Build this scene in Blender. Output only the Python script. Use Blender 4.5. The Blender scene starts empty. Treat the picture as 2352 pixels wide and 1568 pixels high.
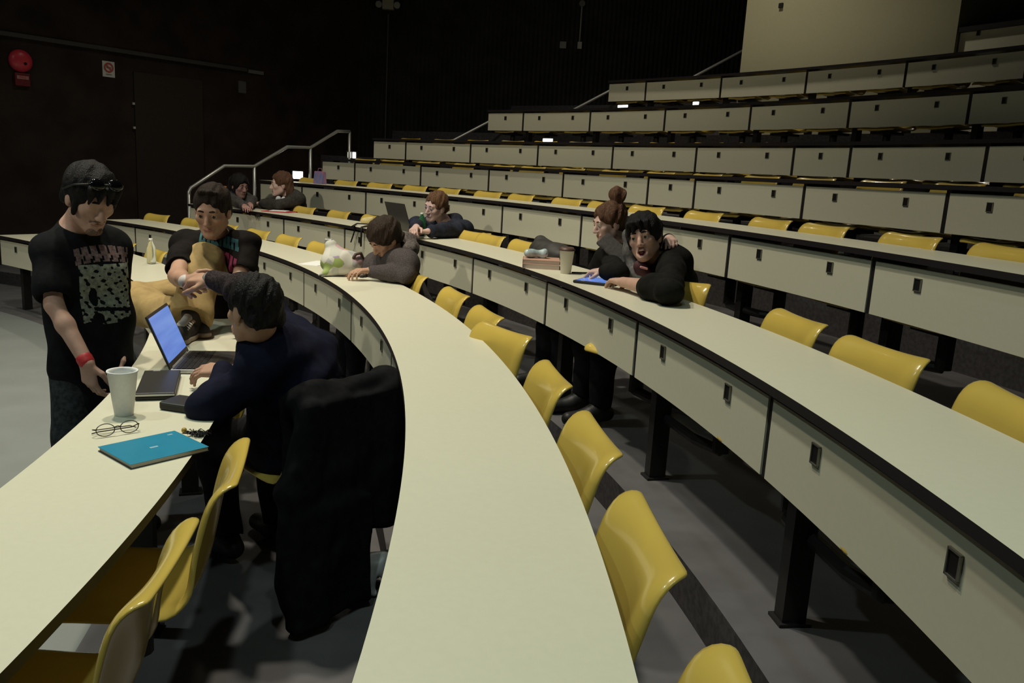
import bpy, bmesh, math, random
import numpy as np
from mathutils import Vector, Matrix
PI = math.pi
S = bpy.context.scene
C = S.collection
random.seed(4)

# ------------------------------------------------------------------ camera, world, lights, exposure
CAM = Vector((0.0, 0.0, 1.579))
PITCH, ROLL, FPX = 0.2003, 0.0556, 1886.1
_F = Vector((0, math.cos(PITCH), -math.sin(PITCH)))
_U = Vector((0, math.sin(PITCH), math.cos(PITCH)))
_R = Vector((1, 0, 0))
RV = math.cos(ROLL) * _R + math.sin(ROLL) * _U
UV = -math.sin(ROLL) * _R + math.cos(ROLL) * _U
cd = bpy.data.cameras.new('camera')
cd.sensor_width = 36.0
cd.lens = FPX / 2352 * 36
cd.clip_start = 0.05
cam = bpy.data.objects.new('camera', cd)
C.objects.link(cam)
mw = Matrix((RV, UV, -_F)).transposed().to_4x4()
mw.translation = CAM
cam.matrix_world = mw
S.camera = cam

w = bpy.data.worlds.new('world')
w.use_nodes = True
w.node_tree.nodes['Background'].inputs[0].default_value = (0.75, 0.85, 1.0, 1)
w.node_tree.nodes['Background'].inputs[1].default_value = 0.012
S.world = w
S.view_settings.view_transform = 'Standard'
S.view_settings.look = 'None'
S.view_settings.gamma = 1.0
S.view_settings.exposure = 0.0
S.view_settings.use_curve_mapping = False


def spot(name, loc, tgt, power, size=0.18, angle=120, blend=0.6, col=(1, 0.93, 0.78)):
    l = bpy.data.lights.new(name, 'SPOT')
    l.energy = power
    l.shadow_soft_size = size
    l.spot_size = math.radians(angle)
    l.spot_blend = blend
    l.color = col
    o = bpy.data.objects.new(name, l)
    C.objects.link(o)
    o.location = loc
    o.rotation_euler = (Vector(tgt) - Vector(loc)).to_track_quat('-Z', 'Y').to_euler()
    return o


WARM = (1.0, 0.92, 0.74)
COOL = (0.80, 1.0, 0.93)
for _x, _y, _p, _a, _c in ((-2.5, 3.9, 690, 112, WARM), (-1.5, 4.3, 690, 112, WARM), (-2.1, 9.0, 340, 112, WARM), (-5.0, 2.5, 330, 160, COOL), (-0.8, -0.8, 260, 112, COOL), (0.5, -0.6, 190, 100, COOL), (2.0, 10.2, 400, 112, WARM)):
    spot('house_light', (_x, _y, 6.4), (_x, _y, 0), _p, 0.13, _a, 1.0, _c)
spot('panel_fill', (-6.0, -1.5, 5.6), (-1.7, 7.8, 1.0), 1050, 0.15, 50, 1.0, WARM)  # added frontal fill that brightens the left and back desk panels


# ------------------------------------------------------------------ helpers
def at(px, py, Y):
    """the point on the sight line through a photo pixel at distance Y in front of the camera"""
    d = _F + RV * ((px - 1176) / FPX) - UV * ((py - 784) / FPX)
    return CAM + d * (Y / d.y)


def onz(px, py, z):
    d = _F + RV * ((px - 1176) / FPX) - UV * ((py - 784) / FPX)
    return CAM + d * ((z - CAM.z) / d.z)


def onplane(px, py, P0, n):
    d = _F + RV * ((px - 1176) / FPX) - UV * ((py - 784) / FPX)
    return CAM + d * ((Vector(P0) - CAM).dot(n) / d.dot(n))


def oncyl(px, py, r):
    d = _F + RV * ((px - 1176) / FPX) - UV * ((py - 784) / FPX)
    a = d.x ** 2 + d.y ** 2
    b = -2 * (d.x * CX + d.y * CY)
    return CAM + d * ((-b + math.sqrt(b * b - 4 * a * (CX * CX + CY * CY - r * r))) / 2 / a)


def tag(o, label=None, cat=None, group=None, kind=None):
    if label: o['label'] = label
    if cat: o['category'] = cat
    if group: o['group'] = group
    if kind: o['kind'] = kind
    return o


def link_mesh(name, me, mat=None, parent=None, smooth=False):
    o = bpy.data.objects.new(name, me)
    C.objects.link(o)
    if mat is not None:
        for m in (mat if isinstance(mat, (list, tuple)) else [mat]):
            me.materials.append(m)
    if parent is not None:
        o.parent = parent
    if smooth:
        me.polygons.foreach_set('use_smooth', [True] * len(me.polygons))
    return o


def obj(name, bm, mat=None, parent=None, smooth=False, bevel=0, seg=2):
    me = bpy.data.meshes.new(name)
    bm.normal_update()
    bm.to_mesh(me)
    bm.free()
    o = link_mesh(name, me, mat, parent, smooth)
    if bevel:
        b = o.modifiers.new('bevel', 'BEVEL')
        b.width = bevel
        b.segments = seg
        b.limit_method = 'ANGLE'
        b.angle_limit = 0.6
    return o


def empty(name, loc=(0, 0, 0), rz=0, label=None, cat=None, group=None):
    o = bpy.data.objects.new(name, None)
    C.objects.link(o)
    o.location = loc
    o.rotation_euler = (0, 0, rz)
    o.empty_display_size = 0.1
    tag(o, label, cat, group)
    return o


def add_box(bm, c, s, M=None, mat=0):
    r = bmesh.ops.create_cube(bm, size=1)
    T = Matrix.Translation(c) @ Matrix.Diagonal((s[0], s[1], s[2], 1))
    if M is not None: T = M @ T
    bmesh.ops.transform(bm, matrix=T, verts=r['verts'])
    for f in {f for v in r['verts'] for f in v.link_faces}: f.material_index = mat
    return r['verts']


def add_tube(bm, pts, r, n=10, cap=True, closed=False):
    pts = [Vector(p) for p in pts]
    rr = r if isinstance(r, (list, tuple)) else [r] * len(pts)
    rings = []
    prev = None
    m = len(pts)
    for i, p in enumerate(pts):
        if closed:
            t = (pts[(i + 1) % m] - pts[i - 1])
        else:
            t = (pts[min(i + 1, m - 1)] - pts[max(i - 1, 0)])
        t.normalize()
        if prev is None:
            a = Vector((0, 0, 1)) if abs(t.z) < 0.9 else Vector((1, 0, 0))
            x = t.cross(a).normalized()
        else:
            x = (prev - t * prev.dot(t)).normalized()
        prev = x
        y = t.cross(x)
        rings.append([bm.verts.new(p + (x * math.cos(k * 2 * PI / n) + y * math.sin(k * 2 * PI / n)) * rr[i]) for k in range(n)])
    for i in range(m if closed else m - 1):
        a, b = rings[i], rings[(i + 1) % m]
        for k in range(n):
            bm.faces.new((a[k], a[(k + 1) % n], b[(k + 1) % n], b[k]))
    if cap and not closed:
        bm.faces.new(rings[0][::-1])
        bm.faces.new(rings[-1])


def add_lathe(bm, prof, n=32, M=None):
    """profile [(r,z)...] spun about z; closed where r is 0"""
    rings = []
    for r, z in prof:
        if r < 1e-6:
            rings.append([bm.verts.new((0, 0, z))])
        else:
            rings.append([bm.verts.new((r * math.cos(k * 2 * PI / n), r * math.sin(k * 2 * PI / n), z)) for k in range(n)])
    for a, b in zip(rings[:-1], rings[1:]):
        for k in range(n):
            k2 = (k + 1) % n
            if len(a) == 1 and len(b) == 1: continue
            if len(a) == 1: bm.faces.new((a[0], b[k2], b[k]))
            elif len(b) == 1: bm.faces.new((a[k], a[k2], b[0]))
            else: bm.faces.new((a[k], a[k2], b[k2], b[k]))
    vs = [v for r in rings for v in r]
    if M is not None: bmesh.ops.transform(bm, matrix=M, verts=vs)
    return vs


def mat(name, col, rough=0.5, metal=0.0, noise=0.0, nscale=30.0, bump=0.0, bscale=120.0, spec=0.5, coat=0.0, emit=None, estr=0.0, trans=0.0, ior=1.45, alpha=1.0, sheen=0.0, col2=None, stretch=None):
    m = bpy.data.materials.new(name)
    m.use_nodes = True
    nt = m.node_tree
    b = nt.nodes['Principled BSDF']
    b.inputs['Base Color'].default_value = (*col, 1)
    b.inputs['Roughness'].default_value = rough
    b.inputs['Metallic'].default_value = metal
    b.inputs['Specular IOR Level'].default_value = spec
    b.inputs['Coat Weight'].default_value = coat
    b.inputs['Transmission Weight'].default_value = trans
    b.inputs['IOR'].default_value = ior
    b.inputs['Alpha'].default_value = alpha
    b.inputs['Sheen Weight'].default_value = sheen
    if emit:
        b.inputs['Emission Color'].default_value = (*emit, 1)
        b.inputs['Emission Strength'].default_value = estr
    if noise or bump:
        tc = nt.nodes.new('ShaderNodeTexCoord')
        vec = tc.outputs['Object']
        if stretch:
            mp = nt.nodes.new('ShaderNodeMapping')
            mp.inputs['Scale'].default_value = stretch
            nt.links.new(vec, mp.inputs['Vector'])
            vec = mp.outputs['Vector']
    if noise:
        n = nt.nodes.new('ShaderNodeTexNoise')
        n.inputs['Scale'].default_value = nscale
        n.inputs['Detail'].default_value = 5
        nt.links.new(vec, n.inputs['Vector'])
        r = nt.nodes.new('ShaderNodeValToRGB')
        c2 = col2 or tuple(min(1, c * (1 + noise)) for c in col)
        c1 = col if col2 else tuple(c * (1 - noise) for c in col)
        r.color_ramp.elements[0].color = (*c1, 1)
        r.color_ramp.elements[1].color = (*c2, 1)
        r.color_ramp.elements[0].position = 0.35
        r.color_ramp.elements[1].position = 0.65
        nt.links.new(n.outputs['Fac'], r.inputs['Fac'])
        nt.links.new(r.outputs['Color'], b.inputs['Base Color'])
    if bump:
        n2 = nt.nodes.new('ShaderNodeTexNoise')
        n2.inputs['Scale'].default_value = bscale
        n2.inputs['Detail'].default_value = 3
        nt.links.new(vec, n2.inputs['Vector'])
        bp = nt.nodes.new('ShaderNodeBump')
        bp.inputs['Strength'].default_value = bump
        bp.inputs['Distance'].default_value = 0.01
        nt.links.new(n2.outputs['Fac'], bp.inputs['Height'])
        nt.links.new(bp.outputs['Normal'], b.inputs['Normal'])
    return m


M_TOP = mat('cream laminate', (0.66, 0.64, 0.50), 0.36, noise=0.012, nscale=60, spec=0.4)
M_PANEL = mat('cream panel', (0.60, 0.58, 0.45), 0.5, noise=0.012, nscale=60, spec=0.3)
M_EDGE = mat('dark rubber edge', (0.018, 0.015, 0.017), 0.45, spec=0.35)
M_BLACK = mat('black paint', (0.012, 0.011, 0.011), 0.5, spec=0.3)
M_STEEL = mat('dark steel', (0.016, 0.015, 0.015), 0.45, metal=0.0, spec=0.4)
M_RIM = mat('dull metal rim', (0.30, 0.29, 0.25), 0.4, metal=0.8)
M_YEL = mat('yellow glossy plastic', (0.57, 0.41, 0.085), 0.22, noise=0.03, nscale=6, spec=0.5, coat=0.25)
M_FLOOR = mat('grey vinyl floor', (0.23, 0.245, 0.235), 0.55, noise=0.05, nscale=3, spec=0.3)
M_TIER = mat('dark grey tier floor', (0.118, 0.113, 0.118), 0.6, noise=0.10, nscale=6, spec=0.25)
M_RISER = mat('dark riser carpet', (0.060, 0.056, 0.058), 0.9, noise=0.2, nscale=40, spec=0.1)
M_WALLL = mat('dark brown wall', (0.034, 0.023, 0.019), 0.75, noise=0.25, nscale=3, spec=0.15)
M_WALLB = mat('black ribbed wall', (0.026, 0.026, 0.024), 0.8, noise=0.2, nscale=3, spec=0.15)
M_RAIL = mat('brushed steel rail', (0.42, 0.42, 0.40), 0.4, metal=0.7)
M_WHITE = mat('white paper', (0.80, 0.80, 0.78), 0.6)
M_GLOW = mat('lit lens', (1, 1, 1), 0.3, emit=(1, 0.97, 0.9), estr=6.0)

# ------------------------------------------------------------------ hall geometry
CX, CY = -9.495, 0.900
RR = [8.299, 9.302, 10.292, 11.384, 12.662, 13.497, 14.394, 15.423, 16.45]
ZT = [0.740, 0.883, 1.051, 1.339, 1.658, 1.986, 2.463, 2.944, 3.46]
WW = [0.40, 0.40, 0.40, 0.45, 0.40, 0.40, 0.40, 0.40, 0.40]
END = [57.2, 56.4, 56.3, 56.9, 58.0, 57.2, 51.5, 46.35, 30.6]
H_PAN, T_GAP, INSET = 0.282, 0.047, 0.030
D2R = PI / 180


def pol(r, deg, z=0.0):
    return Vector((CX + r * math.cos(deg * D2R), CY + r * math.sin(deg * D2R), z))


def arc_slab(bm, r0, r1, z0, z1, a0, a1, step=0.7, mats=(0, 0)):
    """curved slab between two radii; mats = (top, other faces)"""
    n = max(1, int(abs(a1 - a0) / step))
    rows = []
    for i in range(n + 1):
        a = a0 + (a1 - a0) * i / n
        rows.append([bm.verts.new(pol(r, a, z)) for r, z in ((r0, z0), (r1, z0), (r1, z1), (r0, z1))])
    for p, q in zip(rows[:-1], rows[1:]):
        for k in range(4):
            k2 = (k + 1) % 4
            f = bm.faces.new((p[k], p[k2], q[k2], q[k]))
            f.material_index = mats[0] if k == 2 else mats[1]
    f = bm.faces.new(rows[0][::-1]); f.material_index = mats[1]
    f = bm.faces.new(rows[-1]); f.material_index = mats[1]
    bmesh.ops.recalc_face_normals(bm, faces=bm.faces[:])


# ---- floor: flat stage floor and the curved tiers that carry the rows
bm = bmesh.new()
A0, A1 = -32, 100
prof = [(0.5, 0.0), (RR[0] - 0.02, 0.0)]
for i in range(1, 9):
    rn = RR[i] - 0.02
    prof += [(rn, prof[-1][1]), (rn, ZT[i] - 0.74)]
prof.append((19.5, prof[-1][1]))
n = 132
rows = []
for k in range(n + 1):
    a = A0 + (A1 - A0) * k / n
    rows.append([bm.verts.new(pol(r, a, z)) for r, z in prof])
for p, q in zip(rows[:-1], rows[1:]):
    for j in range(len(prof) - 1):
        f = bm.faces.new((p[j], p[j + 1], q[j + 1], q[j]))
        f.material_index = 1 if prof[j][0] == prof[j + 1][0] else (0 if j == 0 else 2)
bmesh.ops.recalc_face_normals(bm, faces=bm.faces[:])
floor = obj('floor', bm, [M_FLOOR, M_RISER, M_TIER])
tag(floor, 'grey floor of the hall stepping up in curved dark-edged tiers', 'floor', kind='structure')

# ---- walls
bm = bmesh.new()
WA = Vector((-12.0, 2.9, 0)); WDIR = Vector((0.62, 0.785, 0)).normalized()
CORNER = None
YB = 14.5
tt = (YB - WA.y) / WDIR.y
CORNER = WA + WDIR * tt
nrm = Vector((WDIR.y, -WDIR.x, 0))
LED = 2.86


def quad_wall(bm, a, b, z0, z1, th, side):
    v = [a, b, b + side * th, a + side * th]
    lo = [bm.verts.new((p.x, p.y, z0)) for p in v]
    hi = [bm.verts.new((p.x, p.y, z1)) for p in v]
    for k in range(4):
        bm.faces.new((lo[k], lo[(k + 1) % 4], hi[(k + 1) % 4], hi[k]))
    bm.faces.new(lo[::-1]); bm.faces.new(hi)
    bmesh.ops.recalc_face_normals(bm, faces=bm.faces[:])


quad_wall(bm, WA, CORNER, 0, 7.6, 0.2, -nrm)
tag(obj('wall_left', bm, M_WALLL), 'very dark brown side wall left of the seating', 'wall', kind='structure')
bm = bmesh.new()
quad_wall(bm, WA, CORNER - WDIR * 2.2, LED, LED + 0.05, 0.05, nrm)
tag(obj('trim_1', bm, mat('ledge trim', (0.055, 0.048, 0.045), 0.6)), 'narrow dark ledge running along the left wall', 'trim', kind='structure')
# ribbed back side wall
bm = bmesh.new()
x0, x1 = CORNER.x, 14.0
nr = int((x1 - x0) / 0.075)
prev = None
for k in range(nr * 2 + 1):
    x = x0 + (x1 - x0) * k / (nr * 2)
    dy = 0.0 if (k // 1) % 2 == 0 else 0.035
    lo = bm.verts.new((x, YB - dy, 0)); hi = bm.verts.new((x, YB - dy, 7.6))
    if prev: bm.faces.new((prev[0], lo, hi, prev[1]))
    prev = (lo, hi)
tag(obj('wall_back', bm, M_WALLB), 'black vertically ribbed wall behind the upper rows', 'wall', kind='structure')
bm = bmesh.new()
add_box(bm, (0, 5, 7.7), (34, 30, 0.2))
tag(obj('ceiling', bm, M_BLACK), 'black ceiling above the hall', 'ceiling', kind='structure')
# ------------------------------------------------------------------ curved desk rows
JOINTS = [None] * 8
_p = [8.41, 7.47, 6.49, 5.98, 5.56, 5.20, 4.85, 4.51]
JOINTS[0] = [53.0 - 8.41 * k for k in range(10)]
JOINTS[1] = [53.07 - 7.47 * k for k in range(11)]
JOINTS[2] = [52.92 - 6.49 * k for k in range(12)]
JOINTS[3] = [53.0, 47.02, 41.05, 35.06, 29.02, 26.0, 20.01, 13.97, 7.95, 1.95, -4.05]
JOINTS[4] = [55.21, 49.6, 44.07, 38.47, 32.75, 29.95, 24.31, 18.68, 13.1, 7.5, 1.9]
JOINTS[5] = [54.58, 49.39, 44.29, 39.07, 33.88, 28.7, 26.1, 20.95, 15.75, 10.5, 5.3, 0.1]
JOINTS[6] = [48.92, 44.2, 39.37, 34.47, 29.61, 24.8, 20.0, 15.2, 10.4]
JOINTS[7] = [43.99, 39.49, 34.96, 30.44, 25.9, 21.4, 16.9]
LAST = [-30, -28, -25, -10, -3.6, -5, 5.6, 12.4]
ROWN = ['front', 'second', 'third', 'fourth', 'fifth', 'sixth', 'seventh', 'topmost']


def latch_bm(r, a, z):
    """small recessed dark socket with a thin metal rim in a front panel (faces the hall centre)"""
    M = Matrix.Translation(pol(r, a, z)) @ Matrix.Rotation(a * D2R, 4, 'Z')
    bm = bmesh.new()
    add_box(bm, (0.0, 0, 0), (0.006, 0.034, 0.046), M, 0)
    for dy, dz, sy, sz in ((0.019, 0, 0.004, 0.052), (-0.019, 0, 0.004, 0.052), (0, 0.025, 0.042, 0.004), (0, -0.025, 0.042, 0.004)):
        add_box(bm, (-0.003, dy, dz), (0.006, sy, sz), M, 1)
    return bm


SEATS = [[] for _ in range(8)]
for i in range(8):
    R, zt, wd = RR[i], ZT[i], WW[i]
    root = empty('lecture_desk', pol(R + 0.2, 30 if i < 6 else 40, zt - 0.74), 0,
                 'long curved cream desk of the %s row with black-edged top and cream front panels' % ROWN[i], 'desk', 'curved rows of desks')
    inv = Matrix.Translation(-root.location)

    def part(name, bm, m, parent=root, **k):
        bmesh.ops.transform(bm, matrix=inv, verts=bm.verts[:])
        return obj(name, bm, m, parent, **k)
    bm = bmesh.new()
    arc_slab(bm, R, R + wd, zt - 0.027, zt, LAST[i], END[i], 0.5, (0, 1))
    part('tabletop', bm, [M_TOP, M_EDGE])
    js = [END[i]] + JOINTS[i] + [LAST[i]]
    rp = R + INSET
    for a, b in zip(js[:-1], js[1:]):
        gap = 0.016 / rp / D2R
        hi = a - (0 if a == END[i] else gap)
        lo = b + gap
        bm = bmesh.new()
        arc_slab(bm, rp, rp + 0.018, zt - H_PAN, zt - T_GAP, lo, hi, 0.7)
        pn = part('front_panel', bm, M_PANEL)
        wdeg = a - b
        full = 1.22 / R / D2R
        cs = [a - wdeg * 0.25, a - wdeg * 0.75] if wdeg > 0.75 * full else [a - wdeg / 2]
        for c in cs:
            SEATS[i].append(c)
            part('latch_socket', latch_bm(rp - 0.001, c, zt - T_GAP - 0.066), [M_BLACK, M_RIM], pn)
    for b in JOINTS[i]:
        bm = bmesh.new()
        M = Matrix.Translation(pol(rp + 0.012, b, 0)) @ Matrix.Rotation(b * D2R, 4, 'Z')
        add_box(bm, (0, 0, zt - 0.155), (0.012, 0.034, 0.258), M)          # joint strip
        part('joint_strip', bm, M_EDGE)
        bm = bmesh.new()
        add_box(bm, (0.13, 0, zt - 0.74 + 0.356), (0.075, 0.055, 0.712), M)      # pedestal
        add_box(bm, (0.16, 0, zt - 0.045), (0.28, 0.05, 0.035), M)         # bracket under the top
        add_box(bm, (0.13, 0, zt - 0.735), (0.10, 0.08, 0.01), M)          # foot plate
        part('pedestal', bm, M_STEEL)
    if i < 6:   # end post at the aisle
        bm = bmesh.new()
        M = Matrix.Translation(pol(rp + 0.02, END[i] - 0.35, 0)) @ Matrix.Rotation(END[i] * D2R, 4, 'Z')
        add_box(bm, (0.17, 0, zt - 0.74 + 0.356), (0.075, 0.05, 0.712), M)
        part('pedestal', bm, M_STEEL)

# ------------------------------------------------------------------ moulded chairs on swing arms
def chair_shell():
    prof = [(0.165, 0.452), (0.155, 0.472), (0.12, 0.482), (0.04, 0.472), (-0.06, 0.462), (-0.135, 0.464), (-0.178, 0.486),
            (-0.196, 0.53), (-0.210, 0.59), (-0.222, 0.65), (-0.234, 0.712), (-0.246, 0.755), (-0.260, 0.781), (-0.278, 0.795), (-0.296, 0.797)]
    P = [Vector((x, 0, z)) for x, z in prof]
    nu = 14
    bm = bmesh.new()
    rows = []
    n = len(P)
    for j, p in enumerate(P):
        t = (P[min(j + 1, n - 1)] - P[max(j - 1, 0)]).normalized()
        nn = Vector((t.z, 0, -t.x))            # towards the sitter (front / up)
        if nn.x < 0 and abs(nn.x) > abs(nn.z): nn = -nn
        if nn.z < 0 and abs(nn.z) > abs(nn.x): nn = -nn
        if j <= 5: half, cup = 0.205, 0.018
        elif j < 8: half, cup = 0.208, 0.035
        else: half, cup = 0.205, 0.045
        if j == 0: half = 0.185
        if j == 1: half = 0.198
        if j >= 10: half = (0.208, 0.208, 0.204, 0.196, 0.180)[j - 10]
        row = []
        for k in range(nu + 1):
            u = -1 + 2 * k / nu
            off = cup * abs(u) ** 2.2
            e = max(0.0, (abs(u) - 0.80) / 0.20)
            off *= (1.0 if j < 10 else (0.9, 0.72, 0.5, 0.3, 0.15)[j - 10])
            off -= (0.030 if j > 6 else 0.016) * e * e * (1.0 if j < 11 else (0.7, 0.4, 0.15, 0.0)[j - 11])   # rolled outer lip
            row.append(bm.verts.new(p + nn * off + Vector((0, half * u, 0))))
        rows.append(row)
    for a, b in zip(rows[:-1], rows[1:]):
        for k in range(nu):
            bm.faces.new((a[k], a[k + 1], b[k + 1], b[k]))
    return bm


bm = chair_shell()
me0 = bpy.data.meshes.new('seat_shell')
bm.to_mesh(me0); bm.free()
tmp = bpy.data.objects.new('seat_shell', me0)
C.objects.link(tmp)
me0.materials.append(M_YEL)
md = tmp.modifiers.new('s', 'SOLIDIFY'); md.thickness = 0.011; md.offset = 0
md = tmp.modifiers.new('b', 'SUBSURF'); md.levels = 1; md.render_levels = 1
dg = bpy.context.evaluated_depsgraph_get()
SHELL = bpy.data.meshes.new_from_object(tmp.evaluated_get(dg))
SHELL.polygons.foreach_set('use_smooth', [True] * len(SHELL.polygons))
bpy.data.objects.remove(tmp)
bm = bmesh.new()
add_box(bm, (-0.02, 0, 0.44), (0.22, 0.20, 0.025))
add_tube(bm, [(-0.02, 0, 0.27), (-0.02, 0, 0.435)], 0.035, 12)
bm2 = bmesh.new()
bm.to_mesh(bpy.data.meshes.new('x'))
MOUNT = bpy.data.meshes.new('seat_mount'); bm.to_mesh(MOUNT); bm.free(); bm2.free()
MOUNT.materials.append(M_STEEL)
ARMS = {}
for sgn in (1, -1):
    bm = bmesh.new()
    add_tube(bm, [(-0.02, 0, 0.275), (0.03, sgn * 0.10, 0.275), (0.055, sgn * 0.29, 0.275)], 0.024, 10)
    ARMS[sgn] = bpy.data.meshes.new('swing_arm'); bm.to_mesh(ARMS[sgn]); bm.free()
    ARMS[sgn].materials.append(M_STEEL)

CH0 = None


def chair(i, deg, label, dr=0.0, yaw=0.0, side=1, arm=True):
    """chair of row i at an angle; its local x faces the stage"""
    global CH0
    z = ZT[i] - 0.74 - (0, 0, 0, 0.008, 0.042, 0.03, 0.022, 0.022)[i]
    p = pol(RR[i] + 0.225 + dr, deg, z)
    jn = min(JOINTS[i], key=lambda a_: abs(a_ - deg))
    side = -1 if jn > deg else 1
    lat_ = max(0.12, abs(jn - deg) * D2R * (RR[i] + 0.2))
    root = empty('shell_chair', p, (deg + 180) * D2R + yaw, label, 'chair', 'yellow shell chairs behind the desks')
    if CH0 is None:
        CH0 = (link_mesh('seat_shell', SHELL, None, root), link_mesh('seat_mount', MOUNT, None, root), link_mesh('swing_arm', ARMS[side], None, root))
        CH0[2].scale.y = lat_ / 0.305
    else:
        for o, me in zip(CH0, (SHELL, MOUNT, ARMS[side])):
            if me is ARMS[side] and not arm: continue
            c = o.copy(); c.data = me; C.objects.link(c); c.parent = root
            if me is ARMS[side]: c.scale.y = lat_ / 0.305
    return root


ORD = ['first', 'second', 'third', 'fourth', 'fifth', 'sixth', 'seventh', 'eighth', 'ninth', 'tenth', 'eleventh', 'twelfth', 'thirteenth', 'fourteenth', 'fifteenth', 'sixteenth', 'seventeenth', 'eighteenth', 'nineteenth', 'twentieth', 'twenty-first', 'twenty-second', 'twenty-third', 'twenty-fourth', 'twenty-fifth']
# the near chairs have been swung about a little: angle of each, row by row
NEAR = {0: [(7.25, 0.10), (3.75, 0.06), (-0.1, 0.03)],
        1: [(25.0, 0.05), (20.7, 0.02), (17.0, 0.05), (14.0, 0.35), (10.2, 0.0), (6.5, 0.03), (3.1, 0.02), (-0.2, 0.0)],
        2: [(31.6, 0.2), (30.4, 0.0), (27.6, 0.05), (16.3, 0.45), (11.6, -0.05), (8.5, 0.1), (5.6, -0.1)]}
MINA = [-2, -3, 2, 8, 12, 14, 20, 23]
rnd = random.Random(11)
for i in range(8):
    near = NEAR.get(i, [])
    lst = []
    lim = min([a for a, y in near]) - 1.5 if near else -99
    hi = max([a for a, y in near]) + 1.2 if near else -99
    for a in SEATS[i]:
        if a > hi and a > MINA[i]:
            lst.append((a + rnd.uniform(-0.35, 0.35) * 10 / RR[i], rnd.uniform(-0.07, 0.07)))
    lst += near
    lst.sort(reverse=True)
    for k, (a, yw) in enumerate(lst):
        nm = ORD[k]
        if i == 0:
            if 8.0 < a < 15.5: continue      # the pulled-out chair under the coat is built with its sitter
        chair(i, a, 'yellow moulded chair, %s from the aisle end behind the %s desk row' % (nm, ROWN[i]),
              rnd.uniform(-0.012, 0.02) + (0.065 if i == 0 and a < 8 else 0), yw, 1 if k % 2 else -1)
# ------------------------------------------------------------------ walls' fittings, rails, booth, lamps
WN = nrm                       # normal of the left wall, towards the hall
def onleft(px, py, off=0.0):
    return onplane(px, py, WA + WN * off, WN)
def onback(px, py, off=0.0):
    return onplane(px, py, (0, YB - 0.035 - off, 0), Vector((0, 1, 0)))
def wall_frame(P, n):
    """matrix with x along the wall, y up, z out of the wall"""
    z = Vector(n).normalized(); y = Vector((0, 0, 1)); x = y.cross(z)
    m = Matrix((x, y, z)).transposed().to_4x4(); m.translation = P
    return m
FL = wall_frame(Vector(), WN)

def text_mesh(s, size, M, depth=0.001):
    cu = bpy.data.curves.new('t', 'FONT'); cu.body = s; cu.size = size; cu.align_x = 'CENTER'; cu.align_y = 'CENTER'; cu.extrude = depth
    o = bpy.data.objects.new('t', cu); C.objects.link(o)
    me = bpy.data.meshes.new_from_object(o.evaluated_get(bpy.context.evaluated_depsgraph_get()))
    bpy.data.objects.remove(o); bpy.data.curves.remove(cu)
    me.transform(M)
    return me

M_RED = mat('red enamel', (0.70, 0.045, 0.075), 0.35, coat=0.2)
M_SIGNRED = mat('sign red', (0.55, 0.12, 0.09), 0.6)
M_GREYBOX = mat('grey box', (0.10, 0.10, 0.095), 0.6)

# fire bell
P = onleft(46, 140)
M = wall_frame(Vector(), WN)
t = empty('fire_bell', P, 0, 'round red fire alarm bell high on the dark left wall', 'bell')
rb = (onleft(74, 140) - onleft(19, 133)).length / 2
bm = bmesh.new()
add_lathe(bm, [(0, 0.075), (rb * 0.25, 0.074), (rb * 0.6, 0.066), (rb * 0.9, 0.045), (rb, 0.02), (rb, 0.0), (0, 0)], 40, M)
g = obj('gong', bm, M_RED, t, True)
bm = bmesh.new(); add_lathe(bm, [(0, 0.092), (0.014, 0.09), (0.018, 0.074), (0, 0.07)], 16, M @ Matrix.Translation((0.03, -0.03, 0)))
obj('centre_nut', bm, M_BLACK, t)
bm = bmesh.new(); add_box(bm, (0.0, -rb - 0.085, 0.025), (0.17, 0.15, 0.05), M)
bx = obj('back_box', bm, mat('dark red box', (0.16, 0.012, 0.02), 0.5), t, bevel=0.006)
bm = bmesh.new(); add_box(bm, (0.0, -rb - 0.06, 0.052), (0.13, 0.04, 0.003), M)
lb = obj('name_plate', bm, mat('faded pink plate', (0.42, 0.24, 0.24), 0.6), bx)
link_mesh('lettering', text_mesh('FIRE', 0.042, M @ Matrix.Translation((0, -rb - 0.06, 0.0545))), M_RED, bx)

# no smoking sign
P = onleft(249, 159)
t = empty('no_smoking_sign', P, 0, 'small white sign with a red crossed circle on the dark left wall', 'sign')
wS = (onleft(263, 160) - onleft(235, 156)).length; hS = (onleft(249, 141) - onleft(249, 177)).length
bm = bmesh.new(); add_box(bm, (0, 0, 0.004), (wS, hS, 0.006), M)
obj('plate', bm, mat('sign white', (0.72, 0.70, 0.68), 0.5), t)
bm = bmesh.new()
rs = wS * 0.33
ring = [M @ Vector((rs * math.cos(k * PI / 16), hS * 0.1 + rs * math.sin(k * PI / 16), 0.008)) for k in range(32)]
add_tube(bm, ring, 0.012, 6, closed=True)
add_tube(bm, [M @ Vector((-rs * 0.7, hS * 0.1 + rs * 0.7, 0.008)), M @ Vector((rs * 0.7, hS * 0.1 - rs * 0.7, 0.008))], 0.011, 6)
obj('prohibition_mark', bm, M_SIGNRED, t)
bm = bmesh.new(); add_box(bm, (0, hS * 0.1, 0.0075), (rs * 1.2, 0.018, 0.002), M); add_box(bm, (0, -hS * 0.34, 0.0075), (wS * 0.5, 0.012, 0.002), M)
obj('cigarette_mark', bm, mat('sign grey', (0.25, 0.22, 0.2), 0.6), t)

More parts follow.
